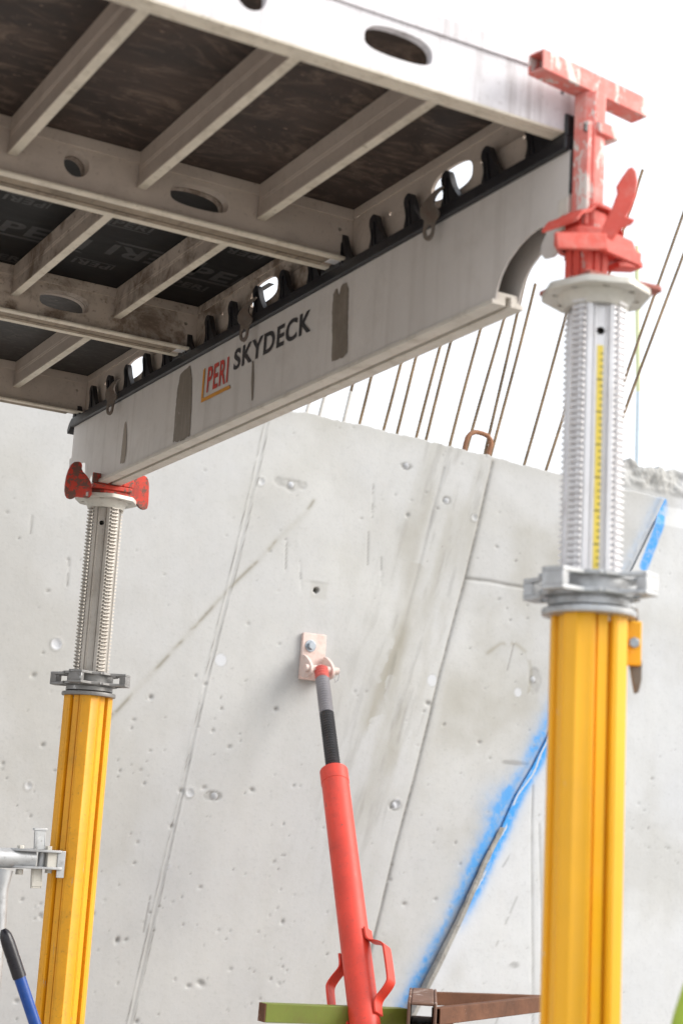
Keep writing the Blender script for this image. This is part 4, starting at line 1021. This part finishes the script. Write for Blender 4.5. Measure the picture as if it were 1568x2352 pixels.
skin('jacket', [(0,0,.84),(0,0,1.10),(0,0,1.33),(0,0,1.435),(-.175,0,1.42),(-.235,.005,1.32),(-.272,.012,1.13),(-.278,-.05,.95),(.175,0,1.42),(.235,.005,1.32),(.272,.012,1.13),(.278,-.05,.95)],
     [(0,1),(1,2),(2,3),(2,4),(4,5),(5,6),(6,7),(2,8),(8,9),(9,10),(10,11)], [(.195,.135),(.185,.13),(.185,.125),(.085,.075),.075,.076,.068,.058,.075,.076,.068,.058], hv, pe)
for s_ in (-1, 1):
    b_ = MB().tube([(s_*.2465,.008,1.262),(s_*.2535,.009,1.222)], [.0765,.0750], 24, caps=False); b_.build('sleeve_band', bd, pe, local=True, smooth=60)
    skin('trouser_leg', [(s_*.085,0,.93),(s_*.10,-.005,.70),(s_*.105,-.01,.50),(s_*.11,.015,.10)], [(0,1),(1,2),(2,3)], [.105,.09,.07,.065], nv, pe)
    skin('boot', [(s_*.11,.02,.13),(s_*.112,.02,.055),(s_*.115,-.07,.045),(s_*.12,-.14,.035)], [(0,1),(1,2),(2,3)], [.058,.055,.050,.040], bt, pe)
    for q in range(4):
        fx = s_*.275 + (q-1.5)*.017; L2 = (.075,.085,.08,.062)[q]
        skin('finger', [(fx,-.085,.84),(fx,-.10,.80),(fx,-.10+.012,.80-L2*.5),(fx,-.085,.80-L2*.75)], [(0,1),(1,2),(2,3)], [.010,.0095,.009,.0075], sk, pe, 1)
    skin('thumb', [(s_*.262,-.09,.86),(s_*.238,-.115,.835),(s_*.236,-.125,.80)], [(0,1),(1,2)], [.012,.010,.008], sk, pe, 1)
    MB().lathe([(.002,-.012),(.012,-.008),(.012,.008),(.002,.012)], (s_*.034,-.098,1.645), 12).build('eye', M['ink'], pe, local=True)
MB().bar((-.205,-.070,1.405), (-.262,-.066,1.20), .038, .012, (0,1,0)).build('sleeve_stripe', bd, pe, local=True, bevel=.004)
skin('nose', [(0,-.098,1.645),(0,-.112,1.62),(0,-.118,1.605)], [(0,1),(1,2)], [.008,.010,.011], sk, pe, 1)
skin('mouth', [(-.022,-.098,1.572),(0,-.106,1.570),(.022,-.098,1.572)], [(0,1),(1,2)], [.005,.006,.005], paint('lips', (.40,.16,.13), .5), pe, 1)
hm = MB(); prof = [(.118,1.675),(.120,1.69),(.112,1.735),(.088,1.775),(.045,1.800),(.004,1.806),(.004,1.80),(.044,1.794),(.085,1.770),(.108,1.733),(.114,1.69),(.114,1.675)]
hm.lathe(prof, (0,-.02,0), 40); hm.plate(smooth_poly([(-.09,-.10),(.09,-.10),(.06,-.165),(-.06,-.165)], 2), [], (0,-.0,1.672), (1,0,0), (0,1,0), (0,0,1), .005)
hm.build('helmet', hh, pe, local=True, smooth=50)

pe.scale = (1.13, 1.13, 1.13)

# ------------------------------------------------------------------ the supports of the panels' left ends, out of the picture
def copy_tree(o, parent=None):
    c = o.copy(); col.objects.link(c)
    if parent is not None: c.parent = parent
    for ch in list(o.children): copy_tree(ch, c)
    return c
for src, lab in ((bm_,'second beam carrying the left ends of the panels, outside the picture'),(rootR,'front prop of the second beam, outside the picture'),(rootL,'rear prop of the second beam, outside the picture'),
                 (hr,'red head on the front prop of the second beam, outside the picture'),(hl,'red head on the rear prop of the second beam, outside the picture')):
    c = copy_tree(src); c.location.x -= 1.498; c['label'] = lab
